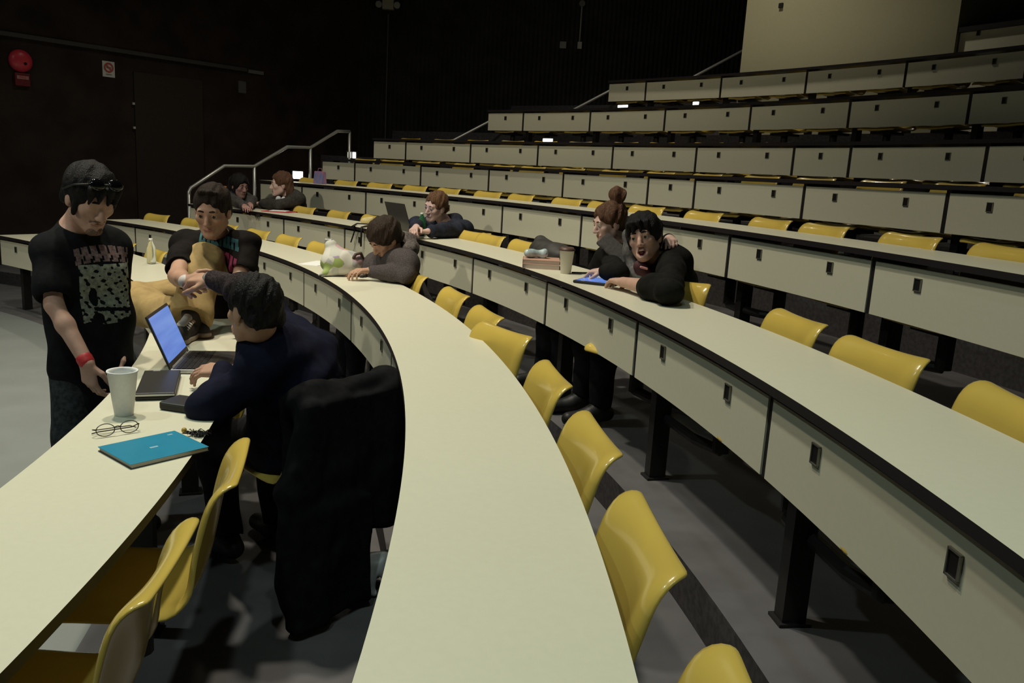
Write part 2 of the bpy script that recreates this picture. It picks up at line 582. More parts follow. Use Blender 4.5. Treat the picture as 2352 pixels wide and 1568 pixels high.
# door in the left wall with two shining hinges, closer and a notice beside it
a = onleft(305, 265); b = onleft(560, 265)
dw = 1.0
bm = bmesh.new(); add_box(bm, (dw / 2 + 0.02, 0, 0.012), (dw, 2.1, 0.024), M)
d = obj('door_1', bm, mat('black door', (0.028, 0.020, 0.017), 0.5), None)
d.location = (a.x, a.y, 1.05 + 0.55)
tag(d, 'black door in the dark left wall with two shiny hinges', 'door', kind='structure')
for py in (238, 293):
    h = onleft(305, py)
    bm = bmesh.new(); add_box(bm, (0, h.z - d.location.z, 0.03), (0.03, 0.03, 0.02), M)
    o = obj('hinge', bm, mat('bright steel', (0.7, 0.7, 0.68), 0.3, metal=0.6), d)
P = onleft(556, 200)
t = empty('wall_notice', P, 0, 'faint grey notice on the dark wall below a small strip', 'notice')
bm = bmesh.new(); add_box(bm, (0, 0, 0.004), (0.13, 0.17, 0.006), M); obj('sheet', bm, M_GREYBOX, t)
P = onleft(586, 166)
bm = bmesh.new(); add_box(bm, (0, 0, 0.015), (0.26, 0.05, 0.03), M)
o = obj('door_closer', bm, mat('grey metal strip', (0.16, 0.16, 0.155), 0.5), None); o.location = P
tag(o, 'short grey metal strip high on the dark side wall above the notice', 'door closer')

# emergency lamp with its conduit on the ribbed wall
MB = wall_frame(Vector(), (0, -1, 0))
P = onback(893, 12)
t = empty('emergency_light', P, 0, 'boxy emergency light with two lamp heads at the top of the ribbed wall', 'lamp')
bm = bmesh.new(); add_box(bm, (0, 0, 0.05), (0.19, 0.16, 0.10), MB); obj('battery_box', bm, mat('beige box', (0.30, 0.27, 0.20), 0.6), t, bevel=0.01)
for sx in (-1, 1):
    bm = bmesh.new(); add_lathe(bm, [(0, 0.0), (0.035, 0), (0.055, 0.05), (0.055, 0.07), (0.045, 0.072), (0, 0.06)], 20, MB @ Matrix.Translation((sx * 0.15, -0.01, 0.04)))
    obj('lamp_head', bm, mat('grey lamp head', (0.22, 0.22, 0.21), 0.4), t, True)
bm = bmesh.new(); a = onback(892, 32, 0.02); b = onback(885, 322, 0.02)
add_tube(bm, [a - P, b - P], 0.012, 8); obj('conduit', bm, mat('dim conduit', (0.07, 0.07, 0.065), 0.5), t)
# second conduit with boxes
P = onback(1337, 9)
t = empty('wall_conduit', P, 0, 'thin grey conduit with a round top box and small outlet on the ribbed wall', 'conduit')
bm = bmesh.new(); b = onback(1331, 100, 0.02); add_tube(bm, [(0, -0.02, 0), b - P], 0.014, 8); obj('pipe', bm, mat('grey conduit', (0.20, 0.20, 0.19), 0.5), t)
bm = bmesh.new(); add_lathe(bm, [(0, 0), (0.05, 0), (0.05, 0.05), (0, 0.05)], 20, MB); obj('junction_box', bm, M_GREYBOX, t)
bm = bmesh.new(); q = onback(1331, 105) - P; add_box(bm, (q.x, q.z, 0.03), (0.07, 0.11, 0.06), MB); obj('outlet_box', bm, mat('pale outlet', (0.34, 0.34, 0.33), 0.5), t)
P = onback(1293, 104)
bm = bmesh.new(); add_box(bm, (0, 0, 0.025), (0.11, 0.11, 0.05), MB)
o = obj('wall_outlet', bm, mat('outlet grey', (0.2, 0.2, 0.195), 0.5), None, bevel=0.006); o.location = P
tag(o, 'small square grey outlet on the ribbed wall left of the conduit', 'outlet')

# hand rails by the row ends
def rail(name, label, pts, posts, r=0.021):
    o0 = Vector((posts[0][0].x, posts[0][0].y, posts[0][1]))
    t = empty(name, o0, 0, label, 'railing', None)
    bm = bmesh.new(); add_tube(bm, [p - o0 for p in pts], r, 10); obj('rail', bm, M_RAIL, t, True)
    for p, z in posts:
        bm = bmesh.new(); add_tube(bm, [(p.x - o0.x, p.y - o0.y, z - o0.z), p - o0], 0.02, 10); obj('post', bm, M_RAIL, t, True)

def onrad(px, py, deg):
    return onplane(px, py, (CX, CY, 0), Vector((-math.sin(deg * D2R), math.cos(deg * D2R), 0)))
px1 = [(436, 468), (434, 441), (438, 432), (515, 381), (584, 382), (660, 337), (713, 339), (775, 301), (803, 302)]
P1 = [onrad(x, y, 57.9) for x, y in px1]
def tier(p):
    r = math.hypot(p.x - CX, p.y - CY); z = 0
    for k in range(9):
        if r > RR[k] - 0.02: z = max(0.0, ZT[k] - 0.74)
    return z
rail('hand_rail', 'steel hand rail stepping up the aisle at the left ends of the rows', P1,
     [(P1[1], tier(P1[1])), (P1[4], tier(P1[4])), (P1[6], tier(P1[6])), (P1[8], tier(P1[8]))])
px2 = [(1000, 326), (1040, 323), (1135, 273), (1285, 269), (1405, 206), (1560, 194), (1705, 117)]
P2 = [onplane(x, y, (0, 12.75, 0), Vector((0, 1, 0))) for x, y in px2]
rail('hand_rail', 'steel hand rail climbing along the ribbed wall behind the upper rows', P2, [(P2[1], tier(P2[1])), (P2[3], tier(P2[3])), (P2[5], tier(P2[5]))])

# lit aisle lamps at the stairs, small glowing lenses below the upper rows
def lens_box(P, n, label, lens, wdt, hgt):
    F = wall_frame(Vector(), n)
    t = empty('lit_lens', P, 0, label, 'lamp', 'lit step lights')
    bm = bmesh.new(); add_box(bm, (0, 0, 0.012), (wdt + 0.03, hgt + 0.03, 0.024), F); obj('housing', bm, M_STEEL, t)
    for k in range(lens):
        bm = bmesh.new(); w1 = wdt / lens - 0.02 * (lens > 1)
        add_box(bm, ((k - (lens - 1) / 2) * wdt / lens, 0, 0.026), (w1, hgt, 0.008), F); obj('lens', bm, M_GLOW, t, bevel=0.003)
tocam = lambda P: (Vector((CAM.x, CAM.y, 0)) - Vector((P.x, P.y, 0))).normalized()
P = onrad(808, 356, 58.6); lens_box(P, tocam(P), 'white twin step light glowing beside the left end of the sixth row', 2, 0.135, 0.085)
P = onrad(684, 402, 59.0); lens_box(P, tocam(P), 'white glowing step light behind the head of the woman in the grey hoodie', 1, 0.135, 0.10)
for (x, y, k, lb) in ((1433, 246, 7, 'bright glowing lens under the left end of the topmost row'), (1601, 239, 7, 'small bright glowing lens under the topmost row, right of the wider one'), (1261, 323, 6, 'bright glowing lens under the left end of the seventh row')):
    P = oncyl(x, y, RR[k] - 0.06)
    lens_box(P, (Vector((CX, CY, 0)) - Vector((P.x, P.y, 0))), lb, 1, 0.17 if x != 1601 else 0.09, 0.05)

# projection booth front and the desk run beside it
PL = oncyl(1700, 160, 16.3); PR = oncyl(2192, 110, 16.3)
bm = bmesh.new()
dv = Vector((PR.x - PL.x, PR.y - PL.y, 0)); nb = Vector((dv.y, -dv.x, 0)).normalized()
if nb.dot(Vector((CX, CY, 0)) - PL) < 0: nb = -nb
quad_wall(bm, Vector((PL.x, PL.y, 0)), Vector((PR.x, PR.y, 0)), ZT[7] - 0.74, 7.6, 1.6, -nb)
tag(obj('wall_booth', bm, mat('cream booth wall', (0.28, 0.265, 0.18), 0.6, noise=0.02, nscale=30, spec=0.2)), 'plain cream booth wall standing behind the topmost row', 'wall', kind='structure')
bm = bmesh.new()
quad_wall(bm, pol(18.2, 33, 0) - Vector((0, 0, 0)), pol(18.2, 8, 0), 0, 7.6, 0.2, pol(1, 20) - pol(0, 20))
tag(obj('wall_right', bm, mat('dark slate wall', (0.05, 0.052, 0.058), 0.8, noise=0.1, nscale=4, spec=0.1)), 'dark slate grey rear wall to the right of the booth', 'wall', kind='structure')
FB = wall_frame(Vector(), nb)
P = onplane(1795, 13, PL, nb)
bm = bmesh.new(); add_box(bm, (0, 0, 0.012), (0.06, 0.06, 0.024), FB)
o = obj('wall_socket', bm, M_BLACK, None, bevel=0.004); o.location = P
tag(o, 'tiny black socket near the top of the cream booth wall', 'socket')
i = 8
RR[8] = 16.36
e8 = math.degrees(math.atan2(PR.y - CY, PR.x - CX)) - 0.02
zt8 = onplane(2200, 63, (PR.x, PR.y, 0), nb).z
t = empty('lecture_desk', pol(RR[8], 25, zt8 - 0.5), 0, 'short run of cream desk front right of the booth wall above the topmost row', 'desk', 'curved rows of desks')
inv = Matrix.Translation(-t.location)
bm = bmesh.new(); arc_slab(bm, RR[8] - 0.05, RR[8] + 0.35, zt8 - 0.05, zt8, 14, e8, 0.7, (0, 1)); bmesh.ops.transform(bm, matrix=inv, verts=bm.verts[:]); obj('tabletop', bm, [M_EDGE, M_EDGE], t)
bm = bmesh.new(); arc_slab(bm, RR[8], RR[8] + 0.03, ZT[7] - 0.74 + 0.02, zt8 - 0.05, 14, e8, 0.7); bmesh.ops.transform(bm, matrix=inv, verts=bm.verts[:]); pn = obj('front_panel', bm, M_PANEL, t)
q = oncyl(2248, 76, RR[8])
bm = latch_bm(RR[8] - 0.002, math.degrees(math.atan2(q.y - CY, q.x - CX)), q.z); bmesh.ops.transform(bm, matrix=inv, verts=bm.verts[:]); obj('latch_socket', bm, [M_BLACK, M_RIM], pn)
# ------------------------------------------------------------------ smooth solid modeller for people and soft things
class Solid:
    def __init__(s, lo, hi, h):
        s.h = h
        s.lo = np.array(lo, float) - 3 * h
        s.n = np.ceil((np.array(hi, float) + 3 * h - s.lo) / h).astype(int) + 1
        s.g = np.full(tuple(s.n), 0.12, np.float32)

    def blk(s, lo, hi):
        a = np.clip(np.floor((np.array(lo) - s.lo) / s.h).astype(int), 0, s.n - 1)
        b = np.clip(np.ceil((np.array(hi) - s.lo) / s.h).astype(int) + 1, 1, s.n)
        if (b - a).min() <= 0: return None
        sl = tuple(slice(int(i), int(j)) for i, j in zip(a, b))
        ax = [(s.lo[k] + s.h * np.arange(a[k], b[k])).astype(np.float32) for k in range(3)]
        return sl, ax[0][:, None, None], ax[1][None, :, None], ax[2][None, None, :]

    def mix(s, sl, d, k, sub=False):
        a = s.g[sl]
        if sub:
            hh = np.clip(0.5 - 0.5 * (a + d) / k, 0, 1)
            s.g[sl] = a * (1 - hh) - d * hh + k * hh * (1 - hh)
        else:
            hh = np.clip(0.5 + 0.5 * (a - d) / k, 0, 1)
            s.g[sl] = a * (1 - hh) + d * hh - k * hh * (1 - hh)

    def cone(s, a, b, ra, rb=None, k=0.02, sub=False):
        a = np.array(a, float); b = np.array(b, float)
        rb = ra if rb is None else rb
        m = max(ra, rb) + k + 0.02
        q = s.blk(np.minimum(a, b) - m, np.maximum(a, b) + m)
        if q is None: return
        sl, X, Y, Z = q
        ba = b - a; L = max(1e-9, float(ba @ ba))
        px, py, pz = X - a[0], Y - a[1], Z - a[2]
        t = np.clip((px * ba[0] + py * ba[1] + pz * ba[2]) / L, 0, 1)
        d = np.sqrt((px - t * ba[0]) ** 2 + (py - t * ba[1]) ** 2 + (pz - t * ba[2]) ** 2) - (ra + (rb - ra) * t)
        s.mix(sl, d, k, sub)

    def chain(s, pts, rs, k=0.02):
        for i in range(len(pts) - 1): s.cone(pts[i], pts[i + 1], rs[i], rs[i + 1], k)

    def ell(s, c, r, M=None, k=0.02, sub=False):
        """ellipsoid; M columns are its axes"""
        c = np.array(c, float); m = max(r) + k + 0.02
        q = s.blk(c - m, c + m)
        if q is None: return
        sl, X, Y, Z = q
        M = np.eye(3) if M is None else np.array(M)
        px, py, pz = X - c[0], Y - c[1], Z - c[2]
        l = [(px * M[0, i] + py * M[1, i] + pz * M[2, i]) / r[i] for i in range(3)]
        k0 = np.sqrt(l[0] ** 2 + l[1] ** 2 + l[2] ** 2) + 1e-6
        k1 = np.sqrt((l[0] / r[0]) ** 2 + (l[1] / r[1]) ** 2 + (l[2] / r[2]) ** 2) + 1e-6
        s.mix(sl, k0 * (k0 - 1) / k1, k, sub)

    def box(s, c, hs, M=None, rad=0.01, k=0.02, sub=False):
        c = np.array(c, float); m = float(np.linalg.norm(hs)) + rad + k + 0.02
        q = s.blk(c - m, c + m)
        if q is None: return
        sl, X, Y, Z = q
        M = np.eye(3) if M is None else np.array(M)
        px, py, pz = X - c[0], Y - c[1], Z - c[2]
        l = [np.abs(px * M[0, i] + py * M[1, i] + pz * M[2, i]) - hs[i] for i in range(3)]
        d = np.sqrt(sum(np.maximum(v, 0) ** 2 for v in l)) + np.minimum(np.maximum(np.maximum(l[0], l[1]), l[2]), 0) - rad
        s.mix(sl, d, k, sub)

    def half(s, p, n, k=0.01):
        """cut away everything on the side n points to"""
        sl, X, Y, Z = s.blk(s.lo, s.lo + s.n * s.h)
        d = (X - p[0]) * n[0] + (Y - p[1]) * n[1] + (Z - p[2]) * n[2]
        s.mix(sl, -d, k, True)

    def folds(s, amp, freq, seed=0, stretch=(1, 1, 1)):
        idx = np.nonzero(np.abs(s.g) < 0.035)
        P = np.stack([s.lo[k] + s.h * idx[k] for k in range(3)], 1) * np.array(stretch)
        rg = np.random.default_rng(seed)
        v = np.zeros(len(P))
        warp = np.zeros_like(P)
        for _ in range(3):
            w_ = rg.normal(size=3) * freq * 0.5
            warp += np.sin(P @ w_ + rg.uniform(0, 6))[:, None] * rg.normal(size=3) * 0.6 / freq
        for _ in range(5):
            w_ = rg.normal(size=3); w_ *= freq * rg.uniform(0.6, 1.6) / np.linalg.norm(w_)
            v += np.sin((P + warp) @ w_ + rg.uniform(0, 6))
        s.g[idx] += (amp * v / 2.2).astype(np.float32)

    def mesh(s, name, origin):
        g = s.g; sg = g < 0
        c = np.zeros(tuple(s.n - 1), np.int8)
        for i in (0, 1):
            for j in (0, 1):
                for k in (0, 1):
                    c += sg[i:i + s.n[0] - 1, j:j + s.n[1] - 1, k:k + s.n[2] - 1]
        act = np.argwhere((c > 0) & (c < 8))
        ids = np.full(tuple(s.n - 1), -1, np.int32)
        ids[tuple(act.T)] = np.arange(len(act))
        acc = np.zeros((len(act), 3)); cnt = np.zeros(len(act))
        off = [(i, j, k) for i in (0, 1) for j in (0, 1) for k in (0, 1)]
        val = {o: g[act[:, 0] + o[0], act[:, 1] + o[1], act[:, 2] + o[2]].astype(float) for o in off}
        for o in off:
            for ax in range(3):
                if o[ax]: continue
                o2 = tuple(1 if t == ax else o[t] for t in range(3))
                a, b = val[o], val[o2]
                m = (a < 0) != (b < 0)
                t = np.where(m, a / np.where(m, a - b, 1), 0)
                p = np.tile(np.array(o, float), (len(act), 1)); p[:, ax] += t
                acc[m] += p[m]; cnt[m] += 1
        V = s.lo + s.h * (act + acc / cnt[:, None]) - np.array(origin)
        quads = []
        for ax in range(3):
            u, w_ = [(1, 2), (2, 0), (0, 1)][ax]
            lo = [slice(0, s.n[k]) for k in range(3)]
            a = [slice(1, s.n[k] - 1) for k in range(3)]; a[ax] = slice(0, s.n[ax] - 1)
            b = list(a); b[ax] = slice(1, s.n[ax])
            sa, sb = sg[tuple(a)], sg[tuple(b)]
            e = np.argwhere(sa != sb)
            flip = sa[tuple(e.T)]
            base = e + np.array([0 if k == ax else 1 for k in range(3)])
            q = []
            for du, dw in ((0, 0), (-1, 0), (-1, -1), (0, -1)):
                p = base.copy(); p[:, u] += du; p[:, w_] += dw
                q.append(ids[tuple(p.T)])
            q = np.stack(q, 1)
            q[~flip] = q[~flip][:, ::-1]
            quads.append(q)
        Q = np.concatenate(quads)
        Q = Q[:, ::-1][(Q >= 0).all(1)]
        me = bpy.data.meshes.new(name)
        me.vertices.add(len(V)); me.vertices.foreach_set('co', V.astype(np.float32).ravel())
        me.loops.add(Q.size); me.loops.foreach_set('vertex_index', np.ascontiguousarray(Q, np.int32).ravel())
        me.polygons.add(len(Q))
        me.polygons.foreach_set('loop_start', np.arange(0, Q.size, 4, dtype=np.int32))
        me.polygons.foreach_set('use_smooth', np.ones(len(Q), bool))
        me.update(calc_edges=True)
        return me


def V3(*a): return np.array(a, float)
def nz(v):
    v = np.array(v, float); return v / np.linalg.norm(v)


def rot3(f, u):
    """axes of a head or trunk: columns right, forward, up"""
    f = nz(f); r = nz(np.cross(f, np.array(u, float))); u2 = np.cross(r, f)
    return np.stack([r, f, u2], 1)


def put_hand(S_, Wp, fd, back, right, curl=0.5, sc=1.0, spread=0.0, thumb=0.5):
    X = nz(fd); N = np.array(back, float); N = nz(N - X * (N @ X)); T = np.cross(N, X) * (1 if right else -1)
    W = np.array(Wp, float)
    lat = (0.031, 0.0105, -0.0105, -0.030); st = (0.017, 0.006, -0.006, -0.016); ln = (0.086, 0.090, 0.085, 0.076)
    ph = ((0.042, 0.026, 0.021), (0.047, 0.030, 0.022), (0.043, 0.027, 0.021), (0.033, 0.021, 0.018))
    if not hasattr(curl, '__len__'): curl = (curl * 0.85, curl, curl * 1.08, curl * 1.15)
    for i in range(4):
        S_.cone(W + sc * (X * 0.008 + T * st[i]), W + sc * (X * ln[i] + T * lat[i]), 0.0165 * sc, 0.0115 * sc, 0.014)
    for i in range(4):
        p = W + sc * (X * ln[i] + T * lat[i]); a = 0.0
        rr = (0.0100, 0.0090, 0.0080, 0.0068)
        if i == 3: rr = tuple(v * 0.88 for v in rr)
        for j in range(3):
            a += curl[i] * (0.9, 1.0, 0.7)[j]
            d = X * math.cos(a) - N * math.sin(a) + T * (spread * (1.5 - i) * 0.12 if j == 0 else 0)
            q = p + sc * ph[i][j] * nz(d)
            S_.cone(p, q, rr[j] * sc, rr[j + 1] * sc, 0.0035)
            p = q
    p = W + sc * (X * 0.020 + T * 0.020 - N * 0.004)
    for L, d, r0, r1 in ((0.046, X * 0.62 + T * (0.85 - thumb * 0.3) - N * (0.2 + thumb * 0.3), 0.0145, 0.0115), (0.033, X * 0.9 + T * (0.35 - thumb * 0.4) - N * (0.3 + thumb * 0.3), 0.0112, 0.0098), (0.026, X * 0.95 + T * (0.1 - thumb * 0.4) - N * (0.3 + thumb * 0.3), 0.0098, 0.0075)):
        q = p + sc * L * nz(d); S_.cone(p, q, r0 * sc, r1 * sc, 0.006); p = q


def put_head(S_, c, M, sc=1.0, mouth='closed', lids=False, ear=True):
    c = np.array(c, float)
    def L(x, y, z): return c + sc * (M @ V3(x, y, z))
    def E_(p, r, k=0.02, sub=False): S_.ell(L(*p), tuple(v * sc for v in r), M, k * sc, sub)
    E_((0, -0.012, 0.035), (0.074, 0.093, 0.083))
    E_((0, 0.030, -0.028), (0.060, 0.058, 0.085), 0.03)
    for sx in (-1, 1):
        S_.cone(L(sx * 0.052, 0.005, -0.055), L(sx * 0.018, 0.066, -0.098), 0.020 * sc, 0.017 * sc, 0.025 * sc)
        E_((sx * 0.042, 0.060, -0.018), (0.022, 0.022, 0.020), 0.02)
        if ear: E_((sx * 0.076, -0.008, -0.008), (0.010, 0.020, 0.033), 0.008)
    E_((0, 0.076, -0.100), (0.019, 0.016, 0.016), 0.02)
    S_.cone(L(-0.036, 0.078, 0.024), L(0.036, 0.078, 0.024), 0.012 * sc, 0.012 * sc, 0.018 * sc)
    for sx in (-1, 1):
        E_((sx * 0.032, 0.103, 0.002), (0.017, 0.015, 0.012), 0.012, True)
        E_((sx * 0.032, 0.0775, 0.012), (0.0165, 0.0150, 0.0075), 0.004)
        if lids: E_((sx * 0.032, 0.078, 0.002), (0.017, 0.0145, 0.013), 0.006)
    S_.chain([L(0, 0.086, 0.012), L(0, 0.100, -0.014), L(0, 0.110, -0.032)], [0.0075 * sc, 0.009 * sc, 0.0115 * sc], 0.012 * sc)
    for sx in (-1, 1): E_((sx * 0.012, 0.098, -0.036), (0.009, 0.011, 0.008), 0.008)
    if mouth == 'open':
        E_((0, 0.085, -0.085), (0.03, 0.02, 0.03), 0.02)
        E_((0, 0.098, -0.073), (0.021, 0.022, 0.019), 0.006, True)
    else:
        w_ = 0.024 if mouth == 'smile' else 0.020
        S_.cone(L(-w_, 0.083, -0.060), L(w_, 0.083, -0.060), 0.0075 * sc, 0.0075 * sc, 0.010 * sc)
        S_.cone(L(-w_ * 0.8, 0.083, -0.071), L(w_ * 0.8, 0.083, -0.071), 0.0075 * sc, 0.0075 * sc, 0.008 * sc)
    return L


M_EYE = mat('eye white', (0.42, 0.38, 0.35), 0.3)
M_IRIS = mat('dark iris', (0.02, 0.012, 0.008), 0.2)
M_LIP = mat('lips', (0.33, 0.155, 0.125), 0.55)
M_MOUTH = mat('mouth inside', (0.10, 0.015, 0.015), 0.5)
M_TEETH = mat('teeth', (0.70, 0.66, 0.58), 0.3)


def lump(name, prims, m, parent, org, h=0.006, k=0.012, folds=None, smooth=True):
    """small soft solid from cones [(a,b,ra,rb)] as one child mesh"""
    pts = np.array([p for a, b, *_ in prims for p in (a, b)])
    R_ = max(max(r[2], r[3]) for r in prims) + 0.02
    S_ = Solid(pts.min(0) - R_, pts.max(0) + R_, h)
    for a, b, ra, rb in prims: S_.cone(a, b, ra, rb, k)
    if folds: S_.folds(*folds)
    return link_mesh(name, S_.mesh(name, org), m, parent)


def person(label, J, skin, hair, top, pants, h=0.006, shoe=None, opts=None):
    """one continuous body in the given pose with clothes and hair as its parts.
    J: head (centre), face, up, neck, chest, pelvis, shR, elR, wrR, shL, elL, wrL, hips..., knees, ankles"""
    o = dict(mouth='closed', lids=False, sleeve='short', girth=1.0, sc=1.0, hs=1.0, hood=False, folds=0.006, handR=None, handL=None, ground=None)
    o.update(opts or {})
    J = {k: (np.array(v, float) if not isinstance(v, float) else v) for k, v in J.items()}
    org = J['pelvis'].copy(); org[2] = o['ground'] if o['ground'] is not None else min(J['anR'][2], J['anL'][2]) - 0.08
    root = empty('person', org, 0, label, 'person')
    sc = o['sc']; g = o['girth']
    Mh = rot3(J['face'], J['up'])
    lat = nz(J['shR'] - J['shL'])
    hlat = nz(J['hipR'] - J['hipL'])
    allp = np.array([v for k, v in J.items() if k not in ('face', 'up') and v.shape == (3,)])
    lo, hi = allp.min(0) - 0.24, allp.max(0) + 0.24
    waist = (J['pelvis'] * 0.55 + J['chest'] * 0.45)

    def torso(S_, e):
        for sgn in (1, -1):
            S_.chain([J['pelvis'] + hlat * sgn * 0.075, waist + lat * sgn * 0.066, J['chest'] + lat * sgn * 0.072, J['chest'] * 0.45 + J['neck'] * 0.55 + lat * sgn * 0.06],
                     [0.110 * g + e, 0.100 * g + e, 0.112 * g + e, 0.075 * g + e], 0.05)
        for sh in ('shR', 'shL'):
            S_.cone(J['neck'] - (J['neck'] - J['chest']) * 0.12, J[sh], 0.056 + e, 0.056 + e, 0.05)
            S_.cone(J['chest'], J[sh], 0.08 + e, 0.055 + e, 0.05)

    def arm(S_, s_, e, t_end=2.0):
        a, b, c = J['sh' + s_], J['el' + s_], J['wr' + s_]
        up = min(1.0, t_end); q = a + (b - a) * up
        S_.cone(a, q, 0.050 * g + e, (0.050 + (0.039 - 0.050) * up) * g + e * 1.2, 0.03)
        if t_end > 1:
            t = t_end - 1; q = b + (c - b) * t
            m = b + (c - b) * min(0.35, t)
            S_.cone(b, m, 0.040 * g + e, 0.0405 * g + e, 0.02)
            S_.cone(m, q, 0.0405 * g + e, 0.0405 * g + (0.0255 - 0.0405 * g) * t + e, 0.02)

    def leg(S_, s_, e, flare=0.0):
        S_.cone(J['hip' + s_], J['kn' + s_], 0.090 * g + e, 0.058 + e, 0.04)
        m = J['kn' + s_] * 0.68 + J['an' + s_] * 0.32
        S_.cone(J['kn' + s_], m, 0.057 + e, 0.058 + e + flare * 0.4, 0.03)
        S_.cone(m, J['an' + s_], 0.058 + e + flare * 0.4, 0.036 + e + flare, 0.03)

    # body: one continuous surface
    S_ = Solid(lo, hi, h)
    torso(S_, -0.006)
    for s_ in 'RL':
        arm(S_, s_, 0.0); leg(S_, s_, -0.008)
        ff = J['to' + s_] - J['an' + s_]
        S_.cone(J['an' + s_] - nz(ff) * 0.03 - V3(0, 0, 0.03), J['to' + s_], 0.034, 0.028, 0.03)
    hb = J['head'] + Mh @ V3(0, -0.022, -0.055) * sc
    S_.cone(J['neck'], hb, 0.058 * (0.93 if g < 1 else 1), 0.052 * (0.93 if g < 1 else 1), 0.03)
    put_head(S_, J['head'], Mh, sc, o['mouth'], o['lids'])
    for s_ in 'RL':
        hd = o['hand' + s_]
        if hd is None: hd = dict(fd=J['wr' + s_] - J['el' + s_], back=V3(0, 0, 1), curl=0.35)
        put_hand(S_, J['wr' + s_], hd['fd'], hd['back'], s_ == 'R', hd.get('curl', 0.35), 0.95 * o['hs'], hd.get('spread', 0.3), hd.get('thumb', 0.4))
    body = link_mesh('body', S_.mesh('body', org), skin, root)

    def L(x, y, z): return J['head'] + sc * (Mh @ V3(x, y, z))
    # face parts
    for sx in (-1, 1):
        if not o['lids']:
            bm = bmesh.new()
            bmesh.ops.create_uvsphere(bm, u_segments=16, v_segments=12, radius=0.0125 * sc)
            gaze = nz(Mh @ V3(*o.get('gaze', (0, 1, -0.05))))
            for f in bm.faces:
                f.material_index = 1 if nz(f.calc_center_median()) @ gaze > 0.80 else 0
                f.smooth = True
            p = L(sx * 0.0315, 0.0785, 0.002) - org
            bmesh.ops.translate(bm, vec=Vector(p), verts=bm.verts[:])
            obj('eye', bm, [M_EYE, M_IRIS], root, True)
        bm = bmesh.new()
        add_tube(bm, [Vector(L(sx * 0.013, 0.0915, 0.026) - org), Vector(L(sx * 0.030, 0.0905, 0.0295) - org), Vector(L(sx * 0.047, 0.0815, 0.024) - org)], [0.003 * sc, 0.0045 * sc, 0.002 * sc], 8)
        obj('eyebrow', bm, o.get('brow', hair), root, True)
    if o['mouth'] == 'open':
        bm = bmesh.new()
        add_lathe(bm, [(0, -0.006), (0.021 * sc, 0), (0.0, 0.004)], 20)
        Mm = Matrix(np.stack([Mh[:, 0], Mh[:, 2] * 0.9, -Mh[:, 1] * -1], 1).tolist()).to_4x4(); Mm.translation = Vector(L(0, 0.088, -0.073) - org)
        bmesh.ops.transform(bm, matrix=Mm, verts=bm.verts[:]); obj('mouth', bm, M_MOUTH, root, True)
        lump('teeth', [(L(-0.013, 0.089, -0.060), L(0.013, 0.089, -0.060), 0.005 * sc, 0.005 * sc)], M_TEETH, root, org, 0.003, 0.003)
        lump('lips', [(L(-0.022, 0.088, -0.071), L(-0.012, 0.0945, -0.055), 0.004 * sc, 0.004 * sc), (L(-0.012, 0.0945, -0.055), L(0.012, 0.0945, -0.055), 0.004 * sc, 0.004 * sc), (L(0.012, 0.0945, -0.055), L(0.022, 0.088, -0.071), 0.004 * sc, 0.004 * sc),
                      (L(0.022, 0.088, -0.074), L(0.011, 0.094, -0.092), 0.004 * sc, 0.005 * sc), (L(0.011, 0.094, -0.092), L(-0.011, 0.094, -0.092), 0.005 * sc, 0.005 * sc), (L(-0.011, 0.094, -0.092), L(-0.022, 0.088, -0.074), 0.005 * sc, 0.004 * sc)], M_LIP, root, org, 0.003, 0.004)
    else:
        w_ = 0.028 if o['mouth'] == 'smile' else 0.023
        up_ = 0.005 if o['mouth'] == 'smile' else 0.0
        lump('lips', [(L(-w_, 0.0865, -0.065 + up_), L(0, 0.0900, -0.0645), 0.003 * sc, 0.0045 * sc), (L(0, 0.0900, -0.0645), L(w_, 0.0865, -0.065 + up_), 0.0045 * sc, 0.003 * sc), (L(-w_ * 0.75, 0.0865, -0.0695), L(0, 0.0885, -0.071), 0.004 * sc, 0.005 * sc), (L(0, 0.0885, -0.071), L(w_ * 0.75, 0.0865, -0.0695), 0.005 * sc, 0.004 * sc)], M_LIP, root, org, 0.003, 0.004)
    # hair
    st = o.get('hair', 'short')
    S_ = Solid(J['head'] - 0.24, J['head'] + 0.24, max(0.0045, h * 0.8))
    th = o.get('hair_th', 0.014)
    S_.ell(L(0, -0.018, 0.040), ((0.076 + th) * sc, (0.094 + th) * sc, (0.084 + th) * sc), Mh, 0.01)
    if st in ('long',):
        for sx in (-1, 0, 1): S_.chain([L(sx * 0.055, -0.06, 0.03), L(sx * 0.065, -0.075, -0.07), L(sx * 0.06, -0.08, -0.17)], [0.045, 0.04, 0.025], 0.03)
    else:
        S_.cone(L(-0.04, -0.068, -0.03), L(0.04, -0.068, -0.03), 0.034 * sc, 0.034 * sc, 0.03)
    fr = o.get('hairline', 0.062)
    S_.ell(L(0, 0.125, fr - 0.125), (0.082 * sc, 0.105 * sc, 0.125 * sc), Mh, 0.012, True)     # clear of the face
    S_.ell(L(0, 0.035, -0.10), (0.12 * sc, 0.075 * sc, 0.085 * sc), Mh, 0.01, True)           # clear of jaw and ears
    for a, b, ra, rb in o.get('locks', []): S_.cone(L(*a), L(*b), ra * sc, rb * sc, 0.008)
    S_.folds(o.get('hair_amp', 0.004), o.get('hair_freq', 110), 3)
    link_mesh('hair', S_.mesh('hair', org), hair, root)
    # shirt or jacket
    S_ = Solid(lo, hi, h * 1.15)
    e = o.get('ease', 0.016)
    torso(S_, e)
